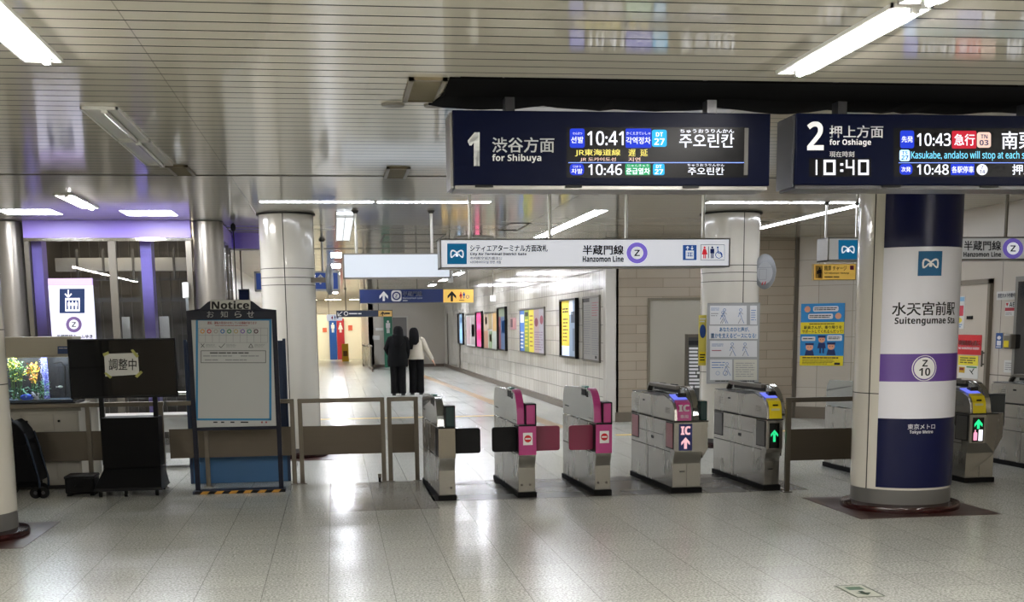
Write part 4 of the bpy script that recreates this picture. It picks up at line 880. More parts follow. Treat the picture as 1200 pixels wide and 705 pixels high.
def ic_gate(loc, label, w_lo, w_up, uL, lab_m, panel, flap_m, fin_u, L=1.55, flare=.0, boxm=None, disp=True):
    e = empty('ticket_gate', loc, label, 'ticket gate', rz=GROT)
    MB().box(-.012, w_lo + .012, .03, L + .01, 0, .05).build('plinth', RUBBER, e, bevel=.004)
    if flare:
        def sec(v, dz=0): return [(0, v, .05), (w_lo, v, .05), (w_lo, v, .30), (w_lo + flare, v, .44), (w_lo + flare, v, .68), (0, v, .68)]
        MB().loft([[(0, .05, .05), (w_lo, .05, .05), (w_lo, .05, .28), (w_lo, .05, .29), (w_lo, .045, .30), (0, .045, .30)], [(0, L, .05), (w_lo, L, .05), (w_lo, L, .28), (w_lo, L, .29), (w_lo, L, .30), (0, L, .30)]]).build('lower_body', STEELG, e)
        up = [[(0, .045, .295), (w_lo, .045, .295), (w_lo, .045, .296), (w_lo, L, .296), (w_lo, L, .295), (0, L, .295)],
              [(0, .0, .40), (w_lo * .62, .0, .40), (w_lo + flare, .12, .44), (w_lo + flare, L - .1, .44), (w_lo * .62, L, .40), (0, L, .40)],
              [(0, .0, .68), (w_lo * .62, .0, .68), (w_lo + flare, .12, .68), (w_lo + flare, L - .1, .68), (w_lo * .62, L, .68), (0, L, .68)]]
        MB().loft(up).build('body', STEELG, e, bevel=.004)
    else:
        MB().prism(waist(L, .68), 0, w_lo).build('body', STEELG, e, bevel=.004)
    if w_up > w_lo:
        MB().prism([(w_lo - .001, .36), (w_lo + .0, .33), (w_up, .42), (w_up, .68), (w_lo - .001, .68)], .004, L - .02, 'y').build('side_bulge', STEELG, e, bevel=.004)
    s = MB(); s.box(-.0015, .0, .12, L - .02, .385, .392).box(-.0015, 0, .36, L - .3, .53, .534)
    if w_up > .2: s.box(w_lo * .58, w_lo * .58 + .003, -.0015, .0, .40, .68).box(w_lo * .5, w_lo * .5 + .003, .0485, .05, .06, .28)
    s.box(-.0015, 0, .9, .903, .06, .385)
    s.build('panel_seam', JOINT, e)
    # left reader unit with sloping nose
    nose = [(.0, .69), (.012, .80), (.05, .855), (.16, .895), (.34, .925), (.62, .905), (L - .35, .915), (L - .05, .905), (L, .88), (L, .69)]
    MB().prism(nose, -.0, uL).build('reader_body', STEELG, e, bevel=.006)
    MB().prism([(.17, .898), (.34, .93), (.62, .912), (L - .03, .914), (L - .03, .908), (.62, .902), (.34, .922), (.17, .889)], -.004, uL).build('top_trim', mat('trim_grey', '#4a4c4e', .35), e)
    MB().box(-.006, w_up + .002, -.004, L - .02, .68, .69).build('waist_line', JOINT, e)
    # coloured label over the nose and tilted display behind it
    lu0 = max(.02, uL * .18)
    lab = [(-.004, .695), (.008, .803), (.045, .861), (.10, .884), (.10, .878), (.05, .854), (.015, .80), (.003, .695)]
    MB().prism(lab, lu0, uL + .015).build('label_cover', lab_m, e)
    MB().prism([(.105, .886), (.27, .922), (.27, .932), (.105, .893)], lu0, uL + .01).build('display', glow('reader_display', '#7a86ff', .9), e)
    MB().box(uL * .55, uL + .015, .16, .24, .905, .945).build('display_hood', BLACKG, e, bevel=.005)
    # fin on the right
    a, b = fin_u; zf = .995
    fin = [(L - .12, .69), (L - .12, .9)] + arc(L - .24, zf - .12, .12, 0, 90, 6) + [(.38, zf)] + arc(.38, zf - .28, .30, 90, 170, 10, .28) + [(.06, .69)]
    MB().prism(fin, a, b).build('side_fin', FINM, e, bevel=.006)
    MB().box(a - .004, a, .36, L - .3, zf - .06, zf - .028).build('sensor_window', BLACK, e)
    o = [(.42, zf + .006)] + arc(.38, zf - .28, .31, 88, 176, 12, .288) + [(.055, .69), (.085, .69)] + arc(.38, zf - .28, .285, 176, 88, 12, .262) + [(.42, zf - .022)]
    MB().prism(o, b - .005, b + .05).build('arch_rim', CHROME, e, bevel=.003)
    MB().prism([(.40, zf - .03), (.40, zf + .008), (L - .26, zf + .008)] + arc(L - .24, zf - .12, .128, 85, 5, 6) + [(L - .125, zf - .13)] + arc(L - .24, zf - .12, .1, 5, 85, 6) + [(L - .26, zf - .03)], a - .03, b + .01).build('ridge_cap', STEELD, e, bevel=.005)
    MB().box(a + .01, b - .01, .55, .72, zf - .004, zf + .016).box(a + .01, b - .01, .95, 1.1, zf - .004, zf + .012).build('top_lamp', BLACK, e, bevel=.004)
    if boxm:
        u1 = w_up + flare - (.0 if flare else 0)
        MB().box(b + .055, u1, .03 + flare * .5, .24, .69, .875).build('near_box', boxm, e, bevel=.01)
    # flap pockets on the left side
    g = MB().box(-.003, .004, .03, .27, .42, .672).box(-.003, .004, L - .30, L - .03, .43, .672); g.build('pocket_edge', BLACK, e)
    MB().box(-.006, -.002, .045, .255, .43, .662).build('flap', flap_m, e, bevel=.002); MB().box(-.006, -.002, L - .285, L - .045, .44, .662).build('flap', flap_m, e, bevel=.002)
    # small prints, vents
    MB().box(-.002, 0, .7, .78, .47, .5).box(-.002, 0, 1.04, 1.10, .83, .845).build('lock', BLACK, e)
    g = MB()
    for k in range(4): g.box(-.0015, 0, .15, .3, .80 - k * .014, .804 - k * .014); g.box(-.0015, 0, L - .3, L - .14, .83 - k * .02, .833 - k * .02)
    g.build('vent_slot', JOINT, e)
    f = face_uv((0, -.0015, .672), (1, 0, 0), (0, 0, 1), (0, -1, 0))
    if panel == 'ic':
        f.rect(.045, 0.01, .175, .262, mat('led_panel_navy', '#141a4a', .3, emit=.35), 1); f.text('IC', .062, .03, .158, .112, glow('led_pink', '#ffc4cc', 1.0), 'b', .03, 2)
        f.arrow(.11, .135, .245, .085, glow('led_pink', '#ffc4cc', 1.0), 2, kx=1.3)
    else:
        x0, x1 = (.028, .128) if w_up < .2 else (.03, .15)
        if panel == 'green': f.rect(x0, .02, x1, .262, BLACKG, 1); f.arrow((x0 + x1) / 2, .085, .2, .075, mat('led_arrow', '#22c880', .5, emit=1.0), 2, kx=1.3)
        if panel == 'device':
            f.rect(x0, .02, x1, .262, BLACKG, 1); f.arrow((x0 + x1) / 2, .035, .13, .085, mat('led_arrow2', '#22e08a', .5, emit=1.2), 2, kx=1.3)
            f.rrect(x0 + .012, .165, x0 + .052, .245, .008, mat('led_rose', '#f0a0c0', .5, emit=1), 2); f.rect(x0 + .024, .14, x0 + .036, .17, mat('led_rose', '#f0a0c0', .5, emit=1), 2); f.rect(x0 + .066, .14, x1 - .01, .25, LW, 2); f.bars(x0 + .07, .15, x1 - .014, .24, mat('led_rose', '#f0a0c0', .5, emit=1), 5, 3, .3)
    f.done(e)
    # words on the label
    f = face_uv((lu0, -.001, .80), (1, 0, 0), (0, .12, .99), (0, -1, .12))
    if panel == 'ic': f.text('IC', .012, -.045, uL - lu0 - .005, .02, INKW, 'b', .03, 4); f.text('専用', .025, .05, uL - lu0 - .02, .082, INKW, fat=.02, lift=6)
    else: f.rect(.03, -.03, .085, -.015, BLACK, 4); f.rect(.015, .01, .1, .03, mat('ink_pale', '#c9c79a', .5), 5)
    f.done(e)
    MB().box(w_lo * .25, w_lo * .25 + .05, .047, .05, .2, .21).build('lock', BLACK, e)
    return e
ic_gate((3.165, 11.52, 0), 'wide ticket gate with lit pink IC arrow sign on its front', .28, .335, .15, PINK, 'ic', mat('pocket_pink', '#9a5560', .35), (.165, .215), boxm=GREEND)
g5 = ic_gate((4.075, 11.52, 0), 'yellow nosed ticket gate with green arrow beside the right fence', .155, .165, .135, YEL, 'green', mat('pocket_grey', '#4a4844', .35), (.12, .16))
ic_gate((6.19, 11.6, 0), 'yellow nosed wide ticket gate partly hidden by the near pillar', .3, .3, .15, YEL, 'device', mat('pocket_grey', '#4a4844', .35), (.165, .21), flare=.13, boxm=mat('near_box_grey', '#2c3236', .3))
ic_gate((7.44, 11.86, 0), 'grey ticket gate cut by the right edge of the view', .3, .3, .15, YEL, 'green', mat('pocket_grey', '#4a4844', .35), (.165, .21), boxm=mat('near_box_grey', '#2c3236', .3))

# ================================================================== FENCES
FS = steel('fence_steel', '#6b655b', .36, 0)
def fence(x0, x1, Y, posts, label, zt=.885, zp=(.30, .60), yaw=0, pw=.045, rail_h=.045, casters=()):
    e = empty('metal_fence', (x0, Y, 0), label, 'fence', rz=yaw); L = x1 - x0
    MB().box(0, L, -.02, .02, zt - rail_h, zt).build('top_rail', FS, e, bevel=.004)
    MB().box(.01, L - .01, -.006, .006, zp[0], zp[1]).build('panel', steel('fence_panel', '#5d564c', .42, 0), e)
    for p in posts:
        MB().box(p - pw / 2, p + pw / 2, -.021, .021, 0.005, zt - .003).build('post', FS, e, bevel=.003)
        MB().box(p - pw / 2 - .02, p + pw / 2 + .02, -.045, .045, 0, .008).build('foot_plate', STEELD, e)
    return e
fence(-.40, .49, 13.15, [.02, .87], 'low steel fence panel before the left rear pillar')
fence(.52, .84, 13.15, [.02, .30], 'short steel fence piece beside the leftmost ticket gate')
fence(-1.72, -.44, 13.15, [.38, 1.26], 'low steel fence panel passing behind the notice board')
fence(-3.4, -1.75, 13.15, [.03, .9, 1.62], 'low steel fence panel before the aquarium cabinet and behind the dead screen')
fence(4.22, 5.2, 11.4, [.025, .94], 'low steel fence running right to the near pillar', zt=.90)
e = empty('caster', (.42, 13.1, 0), 'small caster at the foot of the fence joint', 'caster'); MB().cyl((-.012, 0, .03), (.012, 0, .03), .03, 14).build('wheel', RUBBER, e); MB().box(-.016, .016, -.02, .02, .04, .09).build('fork', STEELD, e)

# ================================================================== NOTICE BOARD
NY = 12.6
def nb(x, y): q = at_y(x, y, NY); return q.x, q.z
x0, x1 = -1.385, -.585
e = empty('notice_board', ((x0 + x1) / 2, NY, 0), 'navy framed standing notice board headed Notice', 'notice board'); a, b = x0 - e.location.x, x1 - e.location.x
FN = mat('board_navy', '#050a20', .35, spec=.25)
zt, zb = 1.785, .64
MB().box(a - .03, a + .015, 0, .05, 0.02, zt).box(b - .015, b + .03, 0, .05, 0.02, zt).box(a, b, 0, .05, zb - .02, zb + .012).box(a, b, 0, .05, zt - .09, zt).build('frame', FN, e, bevel=.004)
hd = [(-.40, 1.785), (-.30, 1.80), (-.22, 1.865), (-.17, 1.885), (.16, 1.885), (.21, 1.865), (.29, 1.80), (.42, 1.785)]
MB().prism(hd, 0, .05, 'y').build('header', FN, e, bevel=.004)
MB().box(a + .015, b - .015, .012, .03, zb, zt - .09).build('board_sheet', mat('sheet_white', '#b4b7b6', .4), e)
f = Face(lambda x, y, l: at_y(x, y, NY) + Vector((0, -.0012 * l, 0)) - e.location)
f.rect(246.5, 351.3, 293.5, 362.3, mat('ink_plate', '#c4c4be', .5), 1); f.text('Notice', 248, 352.6, 292, 362, INK, 'b', .015); 
for ch, x in zip('お知らせ', (242.5, 258.6, 275, 289.5)): f.text(ch, x, 364.3, x + 8.2, 371.8, mat('ink_dim', '#9a9c9c', .5), fat=.0)
f.mb_off = 0
f2 = Face(lambda x, y, l: at_y(x, y, NY + .012) + Vector((0, -.0012 * l, 0)) - e.location)
BLU = mat('ink_cyanblue', '#1a78a8', .5)
for r_ in ((229.5, 373, 318, 375.4), (229.5, 373, 232, 492), (315.5, 373, 318.2, 492), (229.5, 490, 318.2, 492.4)): f2.rect(*r_, BLU, 1)
f2.text('遅延、運転の見合わせをしている路線があります', 243, 376.5, 301, 379.8, mat('ink_darkred', '#8a2a30', .5), fat=.02); f2.bars(252, 380.6, 292, 382, mat('ink_darkred', '#8a2a30', .5), 1)
GL = mat('ink_gridline', '#7f8284', .5)
for x in [232.5 + 8.1 * k for k in range(11)]: f2.rect(x, 384, x + .35, 401, GL, 1)
for y in (384, 392.5, 401): f2.rect(232.5, y, 313.8, y + .35, GL, 1)
for k, h in enumerate(('#c88a30', '#b82a34', '#9a9690', '#2f66a8', '#2a7a44', '#a8966a', '#7a5aa8', '#3a8a76', '#4a1f30')):
    f2.ring(237.3 + 7.85 * k, 388, 2.6, 1.5, ink(h), 3)
f2.stroke([(235.5, 402.5), (239.5, 407)], .6, INK); f2.stroke([(239.5, 402.5), (235.5, 407)], .6, INK); f2.stroke([(256.5, 405), (259, 407.3), (263.5, 402.3)], .6, INK); f2.stroke([(291.5, 407), (294, 402.5), (296.5, 407), (291.5, 407)], .6, INK)
for x in (241, 265, 298): f2.bars(x, 402.6, x + 13, 406.8, GL, 3, 2, .35, seed=int(x))
for r_ in ((235.4, 410.5, 311.5, 411.1), (235.4, 424.5, 311.5, 425.1), (235.4, 410.5, 236, 425), (311, 410.5, 311.6, 425)): f2.rect(*r_, INK, 2)
f2.bars(246, 412, 293, 414.5, INK, 1, 2); f2.bars(238, 415.8, 273, 418, GL, 1, 2); f2.bars(282, 415.8, 304, 418, GL, 1, 2); f2.bars(240, 420.5, 256, 422.6, GL, 1, 2); f2.bars(264, 420.5, 290, 422.6, GL, 1, 2)
f2.bars(250, 493, 255, 496, INK, 1); f2.bars(259, 493, 263, 496, INK, 1); f2.bars(270, 493, 275, 496, INK, 1); f2.bars(282, 493, 291, 496, INK, 1, ragged=0); f2.rect(306, 493.5, 308, 495.5, mat('ink_darkred', '#8a2a30', .5), 2); f2.rect(311, 493.5, 313, 495.5, mat('ink_darkred', '#8a2a30', .5), 2)
f2.bars(224, 432, 226.5, 444, INK, 4, 2); 
f.done(e); f2.done(e)
MB().box(a - .05, b + .05, -.09, .12, 0, .03).build('base', mat('base_navy', '#14203c', .5), e, bevel=.004)
g1_, g2_ = MB(), MB(); n = 13; Wd = (b - a + .1) / n
for i in range(n):
    mb_ = g1_ if i % 2 else g2_
    xa = a - .05 + Wd * i; mb_.add([(xa + .03, -.0915, .03), (min(xa + Wd + .03, b + .05), -.0915, .03), (min(xa + Wd, b + .05), -.0915, .001), (xa, -.0915, .001)], [(0, 1, 2, 3)])
g1_.build('hazard_stripe', mat('hazard_orange', '#b5842a', .5), e); g2_.build('hazard_stripe', BLACK, e)
# blue board standing behind the fence
e = empty('notice_board', (-1.0, 13.42, 0), 'back of a blue board standing behind the fence and the notice board', 'notice board')
BLP = mat('blue_board', '#3a6c9c', .4)
MB().box(-.52, .46, 0, .05, .0, .32).build('lower_panel', BLP, e, bevel=.004); MB().box(-.52, .46, 0, .05, .6, 1.48).build('upper_panel', mat('blue_board_dark', '#1c3354', .4), e, bevel=.004)
MB().box(-.55, -.52, -.01, .06, 0, 1.5).box(.46, .49, -.01, .06, 0, 1.5).box(-.52, .46, 0, .05, .32, .6).build('frame', mat('blue_board_dark', '#1c3354', .4), e)

# ================================================================== DEAD SCREEN ON ITS STAND
TY = 12.62
x0, x1, z0, z1 = BW(80.5, 396.5, 207, 466, TY)
e = empty('display_stand', (-2.02, TY, 0), 'switched-off screen on a black wheeled stand with a taped paper', 'screen on stand')
o = e.location
def B(*a): return off(MB(), e).box(*a)
off(MB(), e).box(x0, x1, TY, TY + .05, z0, z1).build('screen_casing', BLACK, e, bevel=.004)
off(MB(), e).box(x0 + .015, x1 - .015, TY - .002, TY + .002, z0 + .02, z1 - .015).build('screen', mat('screen_off', '#040406', .05, spec=.4), e)
for px in (119.5, 182.5):
    q = at_y(px, 480, TY + .07).x; q0 = at_y(px + (3 if px < 150 else 1), 560, TY + .07).x
    off(MB(), e).box(q - .022, q + .022, TY + .05, TY + .09, .3, z0 + .15).build('post', BLACK, e)
xa, xb = at_y(120.5, 520, TY).x, at_y(187, 520, TY).x
B(xa, xb, TY - .02, TY + .28, .27, .765).build('cabinet', mat('cabinet_black', '#040405', .6, spec=.12), e, bevel=.006)
xc, xd = at_y(112.5, 572, TY).x, at_y(193, 572, TY).x
off(MB(), e).loft([[(xa, TY - .02, .27), (xb, TY - .02, .27), (xb, TY + .3, .27), (xa, TY + .3, .27)], [(xc + .01, TY - .14, .09), (xd - .01, TY - .14, .09), (xd - .01, TY + .42, .09), (xc + .01, TY + .42, .09)], [(xc, TY - .15, .06), (xd, TY - .15, .06), (xd, TY + .43, .06), (xc, TY + .43, .06)]]).build('skirt', mat('skirt_black', '#06070a', .5, spec=.2), e, bevel=.004)
for x in (xc + .06, xc + .3, xd - .06):
    for y in (TY - .1, TY + .38):
        c = off(MB(), e).cyl((x - .014, y, .03), (x + .014, y, .03), .03, 14).build('caster', RUBBER, e)
f = Face(lambda x, y, l: at_y(x, y, TY - .003) + Vector((0, -.001 * l, 0)) - e.location)
# the taped sheet
f.poly([(122, 414.5), (161.5, 413.2), (163.3, 438.5), (123.5, 441)][::-1], mat('paper_sheet', '#cfd0cc', .6), 2); f.text('調整中', 127.5, 420, 160, 433.5, INK, fat=.012, lift=3)
TP = mat('tape', '#a9a85a', .5)
for p in ([(120.5, 414), (127, 411.5), (128, 414.5), (121.5, 417.5)], [(153, 410), (156, 409), (163, 417), (160, 419)], [(122, 437), (124.5, 436), (131.5, 441.5), (129, 443.5)], [(158, 440.5), (165, 434), (167.5, 436), (161, 442.5)]): f.poly(p, TP, 4)
f.done(e)
# black case on the floor
e = empty('equipment_case', (-2.52, 12.75, 0), 'black case on the floor left of the dead screen stand', 'case')
MB().box(-.15, .13, -.1, .2, .02, .19).build('case_body', mat('case_body', '#060607', .6, spec=.15), e, bevel=.02); MB().box(-.155, .135, -.105, .205, .17, .2).build('lid', mat('case_lid', '#0a0a0c', .5, spec=.2), e, bevel=.01)
MB().tube([(-.05, -.1, .1), (-.04, -.13, .1), (.02, -.13, .1), (.03, -.1, .1)], .008).build('handle', RUBBER, e)
for x in (-.12, .1): MB().box(x - .02, x + .02, -.08, .18, 0, .02).build('foot', RUBBER, e)

# ================================================================== AQUARIUM
AX0, AX1, AY0, AY1 = -3.62, -2.62, 13.3, 13.75
e = empty('aquarium_cabinet', (-3.1, 13.32, 0), 'cream cabinet with doors carrying the aquarium behind the fence', 'cabinet')
CB = mat('cabinet_cream', '#a5a196', .35)
off(MB(), e).box(-3.7, at_y(93, 500, 13.3).x, AY0, AY1 + .05, .04, .80).build('body', CB, e, bevel=.004)
off(MB(), e).box(-3.7, at_y(95, 473, 13.3).x, AY0 - .02, AY1 + .07, .80, .87).build('worktop', mat('worktop', '#8a867c', .35), e, bevel=.004)
xs = [-3.68, -3.18, at_y(64, 500, 13.3).x, at_y(92, 500, 13.3).x]
for a_, b_ in zip(xs, xs[1:]):
    dd = off(MB(), e).box(a_ + .006, b_ - .006, AY0 - .012, AY0, .1, .77).build('door', CB, e, bevel=.003)
    m_ = off(MB(), e).cyl((a_ + .05, AY0 - .03, .70), (a_ + .05, AY0 - .012, .70), .012, 10); k_ = m_.build('knob', BLACK, dd)
off(MB(), e).box(-3.68, at_y(92, 500, 13.3).x, AY0 + .03, AY1, 0, .04).build('kickboard', JOINT, e)
e = empty('aquarium', (-3.1, 13.5, .87), 'lit aquarium tank with yellow and green plants on the cream cabinet', 'aquarium')
zt_ = at_y(40, 417, 13.3).z; zh = at_y(40, 394.5, 13.3).z
XR = at_y(84, 440, 13.3).x
off(MB(), e).box(AX0, XR, AY0, AY0 + .006, .885, zt_).box(AX0, XR, AY1 - .006, AY1, .885, zt_).box(XR - .006, XR, AY0 + .006, AY1 - .006, .885, zt_).build('tank_glass', TANKG, e)
off(MB(), e).box(AX0, XR + .02, AY0 - .01, AY1 + .01, .87, .89).build('base_trim', BLACK, e)
off(MB(), e).box(AX0 + .01, XR - .01, AY1 - .03, AY1 - .01, .89, zt_).build('back_panel', mat('tank_back', '#0c1018', .4), e)
off(MB(), e).box(AX0, XR + .03, AY0 - .015, AY0 + .01, zt_ - .015, zt_).build('hood_lip', mat('hood_cream', '#a8a18f', .4), e)
off(MB(), e).box(AX0, XR + .03, AY0 - .015, AY1 + .01, zt_, zh).build('hood', mat('hood_cream', '#a8a18f', .4), e, bevel=.006)
off(MB(), e).box(AX0 + .1, XR - .1, AY0 + .12, AY0 + .2, zt_ - .012, zt_ - .001).build('tank_lamp', mat('tank_lamp', '#eef6ff', .4, emit=60), e)
f = Face(lambda x, y, l: at_y(x, y, AY0 - .016) + Vector((0, -.001 * l, 0)) - e.location); f.rect(67.5, 405.5, 80, 414.5, mat('ink_labelblue', '#24406f', .5), 1); f.bars(69, 407, 79, 408.5, PW, 1, 2); f.done(e)
off(MB(), e).box(AX0 + .02, XR - .01, AY0 + .01, AY1 - .03, .89, .915).build('gravel', mat('tank_gravel', '#2b3a4a', .8), e, kind='stuff')
pts = [at_y(*p, 13.6) for p in ((63, 425), (72, 424), (76, 430), (77, 464))]
off(MB(), e).tube(pts, .008).build('filter_tube', BLACK, e)
def leafy(px, py, w_, h_, cols, n, name, label, Y=13.42, seed=1, leaf=.03):
    r = random.Random(seed); c = at_y(px, py, Y); t = empty(name, (c.x, Y, .915), label, 'water plant')
    hz = c.z - .915
    for ci, col in enumerate(cols):
        m = MB()
        for i in range(n):
            st = r.uniform(-1, 1); k = r.random(); x = st * w_ * (.25 + .75 * (1 - abs(k - .55))) * .8; z = max(0.0, hz + (k - .5) * h_); y = r.uniform(-.06, .1)
            a = r.uniform(0, 2 * pi); tl = r.uniform(-.6, 1.0); d = Vector((cos(a), sin(a) * .8, tl)).normalized(); s_ = Vector((-sin(a), cos(a), .2)).normalized(); L_ = leaf * r.uniform(.6, 1.2)
            p = Vector((x, y, z)); m.add([p, p + d * L_ * .5 + s_ * L_ * .22 + Vector((0, 0, .004)), p + d * L_, p + d * L_ * .5 - s_ * L_ * .22], [(0, 1, 2, 3)])
        m.build('leaves', col, t, kind='stuff')
    m = MB()
    for i in range(7):
        x = r.uniform(-w_ * .6, w_ * .6); m.tube([(x * .3, 0, 0), (x * .7, .02, hz * .5), (x, .02, hz + h_ * .25)], .003, 5)
    m.build('stems', mat('stem_green', '#3a6a2a', .6), t); return t
def pm(h): return mat('plant_' + h.strip('#'), h, .5)
leafy(13, 425, .05, .13, [pm('#d8c820'), pm('#9aa828')], 46, 'water_plant', 'yellow leaved water plant at the left end of the tank', seed=2)
leafy(19, 436, .12, .2, [pm('#c9c025'), pm('#5f9a38'), pm('#3a7a3a')], 60, 'water_plant', 'tall green and yellow water plant in the tank left half', seed=3)
leafy(38, 437, .055, .19, [pm('#f0b418'), pm('#e87a18'), pm('#e0cc20')], 50, 'water_plant', 'orange and yellow water plant beside the bubble column', Y=13.46, seed=4)
leafy(22, 460, .16, .1, [pm('#1f6a50'), pm('#2f8a5a')], 60, 'water_plant', 'low dark green water plant along the tank floor', Y=13.36, seed=5)
leafy(49, 455, .1, .14, [pm('#3a8a5a'), pm('#5a9a78')], 60, 'water_plant', 'bushy green water plant at the foot of the bubble column', Y=13.38, seed=6)
e = empty('bubble_column', (at_y(51, 440, 13.5).x, 13.55, .915), 'column of pale blue bubbles rising in the tank', 'bubbles'); m = MB(); r = random.Random(5)
for i in range(420):
    a = r.uniform(0, 2 * pi); k = sqrt(r.random()) * .042; m.ball((k * cos(a), k * sin(a) * .7, r.uniform(0, zt_ - .93)), r.uniform(.002, .0045), 3)
m.build('bubbles', mat('bubble', '#c4c8f4', .2, emit=.25), e, kind='stuff')
MB().cyl((0, .03, 0), (0, .03, zt_ - .93), .03, 16).build('bubble_tube', mat('bubble_tube', '#4a4f9a', .4, emit=.12), e)
e = empty('rock', (at_y(32, 463, 13.4).x, 13.38, .915), 'bright blue rock on the tank floor', 'rock'); m = MB(); m.ball((0, 0, .025), .07, 8, (1, .6, .5)); m.build('rock', mat('rock_blue', '#2a5ae0', .5), e, smooth=True)
m = MB(); m.ball((0.04, 0, .03), .045, 6, (1, .7, .5)); m.build('rock_lobe', mat('rock_blue', '#2a5ae0', .5), e)
e = empty('ornament', (at_y(43, 460, 13.36).x, 13.35, .915), 'knobbly white stone ornament on the tank floor', 'ornament')
m = MB(); r = random.Random(9)
for i in range(9): m.ball((r.uniform(-.04, .04), r.uniform(-.02, .02), .01 + r.random() * .07), r.uniform(.012, .02), 5)
m.build('stone', mat('orn_white', '#c9cbd0', .5), e, smooth=True)
m = MB()
for i in range(5): m.ball((r.uniform(-.04, .04), r.uniform(-.025, .0), .02 + r.random() * .05), r.uniform(.006, .01), 4)
m.build('hollow', BLACK, e)
def fish(px, py, Y, m_, label, k=1.0):
    c = at_y(px, py, Y); e = empty('fish', c, label, 'fish'); L_ = .025 * k
    MB().loft([[(x * L_, y * L_ * .3, z * L_ * .45) for y, z in [(cos(a) * w__, sin(a) * w__) for a in [2 * pi * i / 8 for i in range(8)]]] for x, w__ in ((-1, .15), (-.6, .6), (0, 1), (.6, .8), (.95, .3), (1.05, .05))]).build('body', m_, e, smooth=True)
    MB().prism([(-1 * L_, .0), (-1.6 * L_, .45 * L_), (-1.4 * L_, 0), (-1.6 * L_, -.45 * L_)], -.001, .001, 'y').build('tail', m_, e)
fish(70.5, 453, 13.45, mat('fish_white', '#b8c0b8', .4), 'small pale fish near the filter tube', 1.1)

# low white counter behind the fence
e = empty('counter', (-2.3, 15.2, 0), 'low white counter beyond the fence in front of the lift', 'counter')
off(MB(), e).box(-2.9, -1.62, 15.0, 15.4, .43, .60).build('front', mat('counter_white', '#d8d8d4', .4), e); off(MB(), e).box(-2.95, -1.58, 14.95, 15.45, .60, .63).build('top', mat('counter_top', '#b0aea8', .3), e)
for x in (-2.85, -1.7): off(MB(), e).box(x - .03, x + .03, 15.05, 15.35, 0, .43).build('leg', STEELD, e)
e = empty('white_post', (-2.72, 13.9, 0), 'white square post right of the aquarium cabinet', 'post')
off(MB(), e).box(-2.66, -2.54, 13.9, 14.0, 0, .93).build('shaft', mat('post_white', '#cfcdc6', .4), e); off(MB(), e).box(-2.52, -2.47, 13.9, 13.95, 0, .9).build('dark_strip', STEELD, e); off(MB(), e).box(-2.68, -2.45, 13.88, 14.02, .93, .95).build('cap', STEELD, e)
# handrail in front of the lift
e = empty('handrail', (-2.3, 16.2, 0), 'steel handrail before the lift doors', 'handrail')
off(MB(), e).cyl((-3.9, 16.2, .82), (-1.3, 16.2, .82), .025, 10).build('rail', CHROME, e, smooth=True)
for x in (-3.6, -2.6, -1.6): off(MB(), e).cyl((x, 16.2, 0), (x, 16.2, .82), .018, 10).build('post', STEELD, e, smooth=True)

# ================================================================== LIFT
e = empty('lift_shaft', (-2.85, 17, 0), 'glass lift shaft with purple head band and steel corner columns', 'lift', kind='thing')
LX0, LX1, LY = -3.88, -1.80, 17.0
off(MB(), e).box(LX0, LX1, LY, LY + .12, 2.78, 2.9995).build('head_band', PURPLE, e, bevel=.004)
off(MB(), e).box(LX0, LX1, LY - .01, LY + .1, 2.74, 2.78).build('head_rail', CHROME, e)
for cx_, cy_, r_ in ((-1.6, 17.2, .2), (-4.12, 17.2, .21)): off(MB(), e).lathe([(r_, 0), (r_, 2.99)], c=(cx_, cy_), n=40).build('corner_column', mat('column_steel', '#9a958d', .3, metal=.75), e, smooth=True)
m = off(MB(), e)
m.box(LX0, LX0 + .06, LY, LY + .08, 0, 2.74).box(LX1 - .07, LX1, LY, LY + .08, 0, 2.74)
xm0, xm1 = at_y(125, 270, LY).x, at_y(132, 270, LY).x
m.box(xm0, xm1 + .02, LY, LY + .08, 0, 2.74); m.build('frame', steel('lift_frame', '#7d7970', .35), e)
for a_, b_ in ((LX0 + .06, xm0), (xm1 + .02, LX1 - .07)): off(MB(), e).box(a_, b_, LY + .03, LY + .04, .1, 2.74).build('window_pane', GLASS, e)
xp = at_y(38, 300, 17.25).x; xq = at_y(50, 300, 17.25).x; off(MB(), e).box(xp, xq, 17.22, 17.5, 0, 2.78).build('purple_post', PURPLE, e)
xp = at_y(165, 300, 17.25).x; xq = at_y(178, 300, 17.25).x; off(MB(), e).box(xp, xq, 17.22, 17.5, 0, 2.78).build('purple_post', PURPLE, e)
off(MB(), e).box(LX0 + .1, LX1 - .05, 18.3, 18.45, 2.42, 2.60).build('cross_beam', mat('beam_grey', '#bcbab4', .4), e)
m = off(MB(), e)
for x in (-3.5, -3.15, -2.75, -2.2): m.box(x, x + .03, 18.28, 18.32, 2.3, 2.72)
m.box(LX0 + .1, LX1, 18.5, 18.56, 2.0, 2.06).box(LX0 + .1, LX1, 18.5, 18.56, 2.3, 2.33); m.build('bracing', mat('brace_grey', '#5f5d5a', .4), e)
m = off(MB(), e)
for x in (-2.62, -2.5, -1.95): m.box(x, x + .03, 18.0, 18.04, 0, 2.4)
m.build('guide_rail', STEELD, e)
m = off(MB(), e)
for x0_, x1_ in ((143, 152), (187, 198)): a_, b_ = at_y(x0_, 380, 17.7).x, at_y(x1_, 380, 17.7).x; m.box(a_, b_, 17.7, 17.75, .9, at_y(150, 371, 17.7).z)
m.build('control_panel', mat('panel_cream', '#e0dccf', .4), e)
m = off(MB(), e)
for k in range(14): m.box(LX0 + .1 + .14 * k, LX0 + .11 + .14 * k, 19.28, 19.3, 0, 2.9)
m.build('wall_rib', mat('rib', '#7d766c', .4), e)
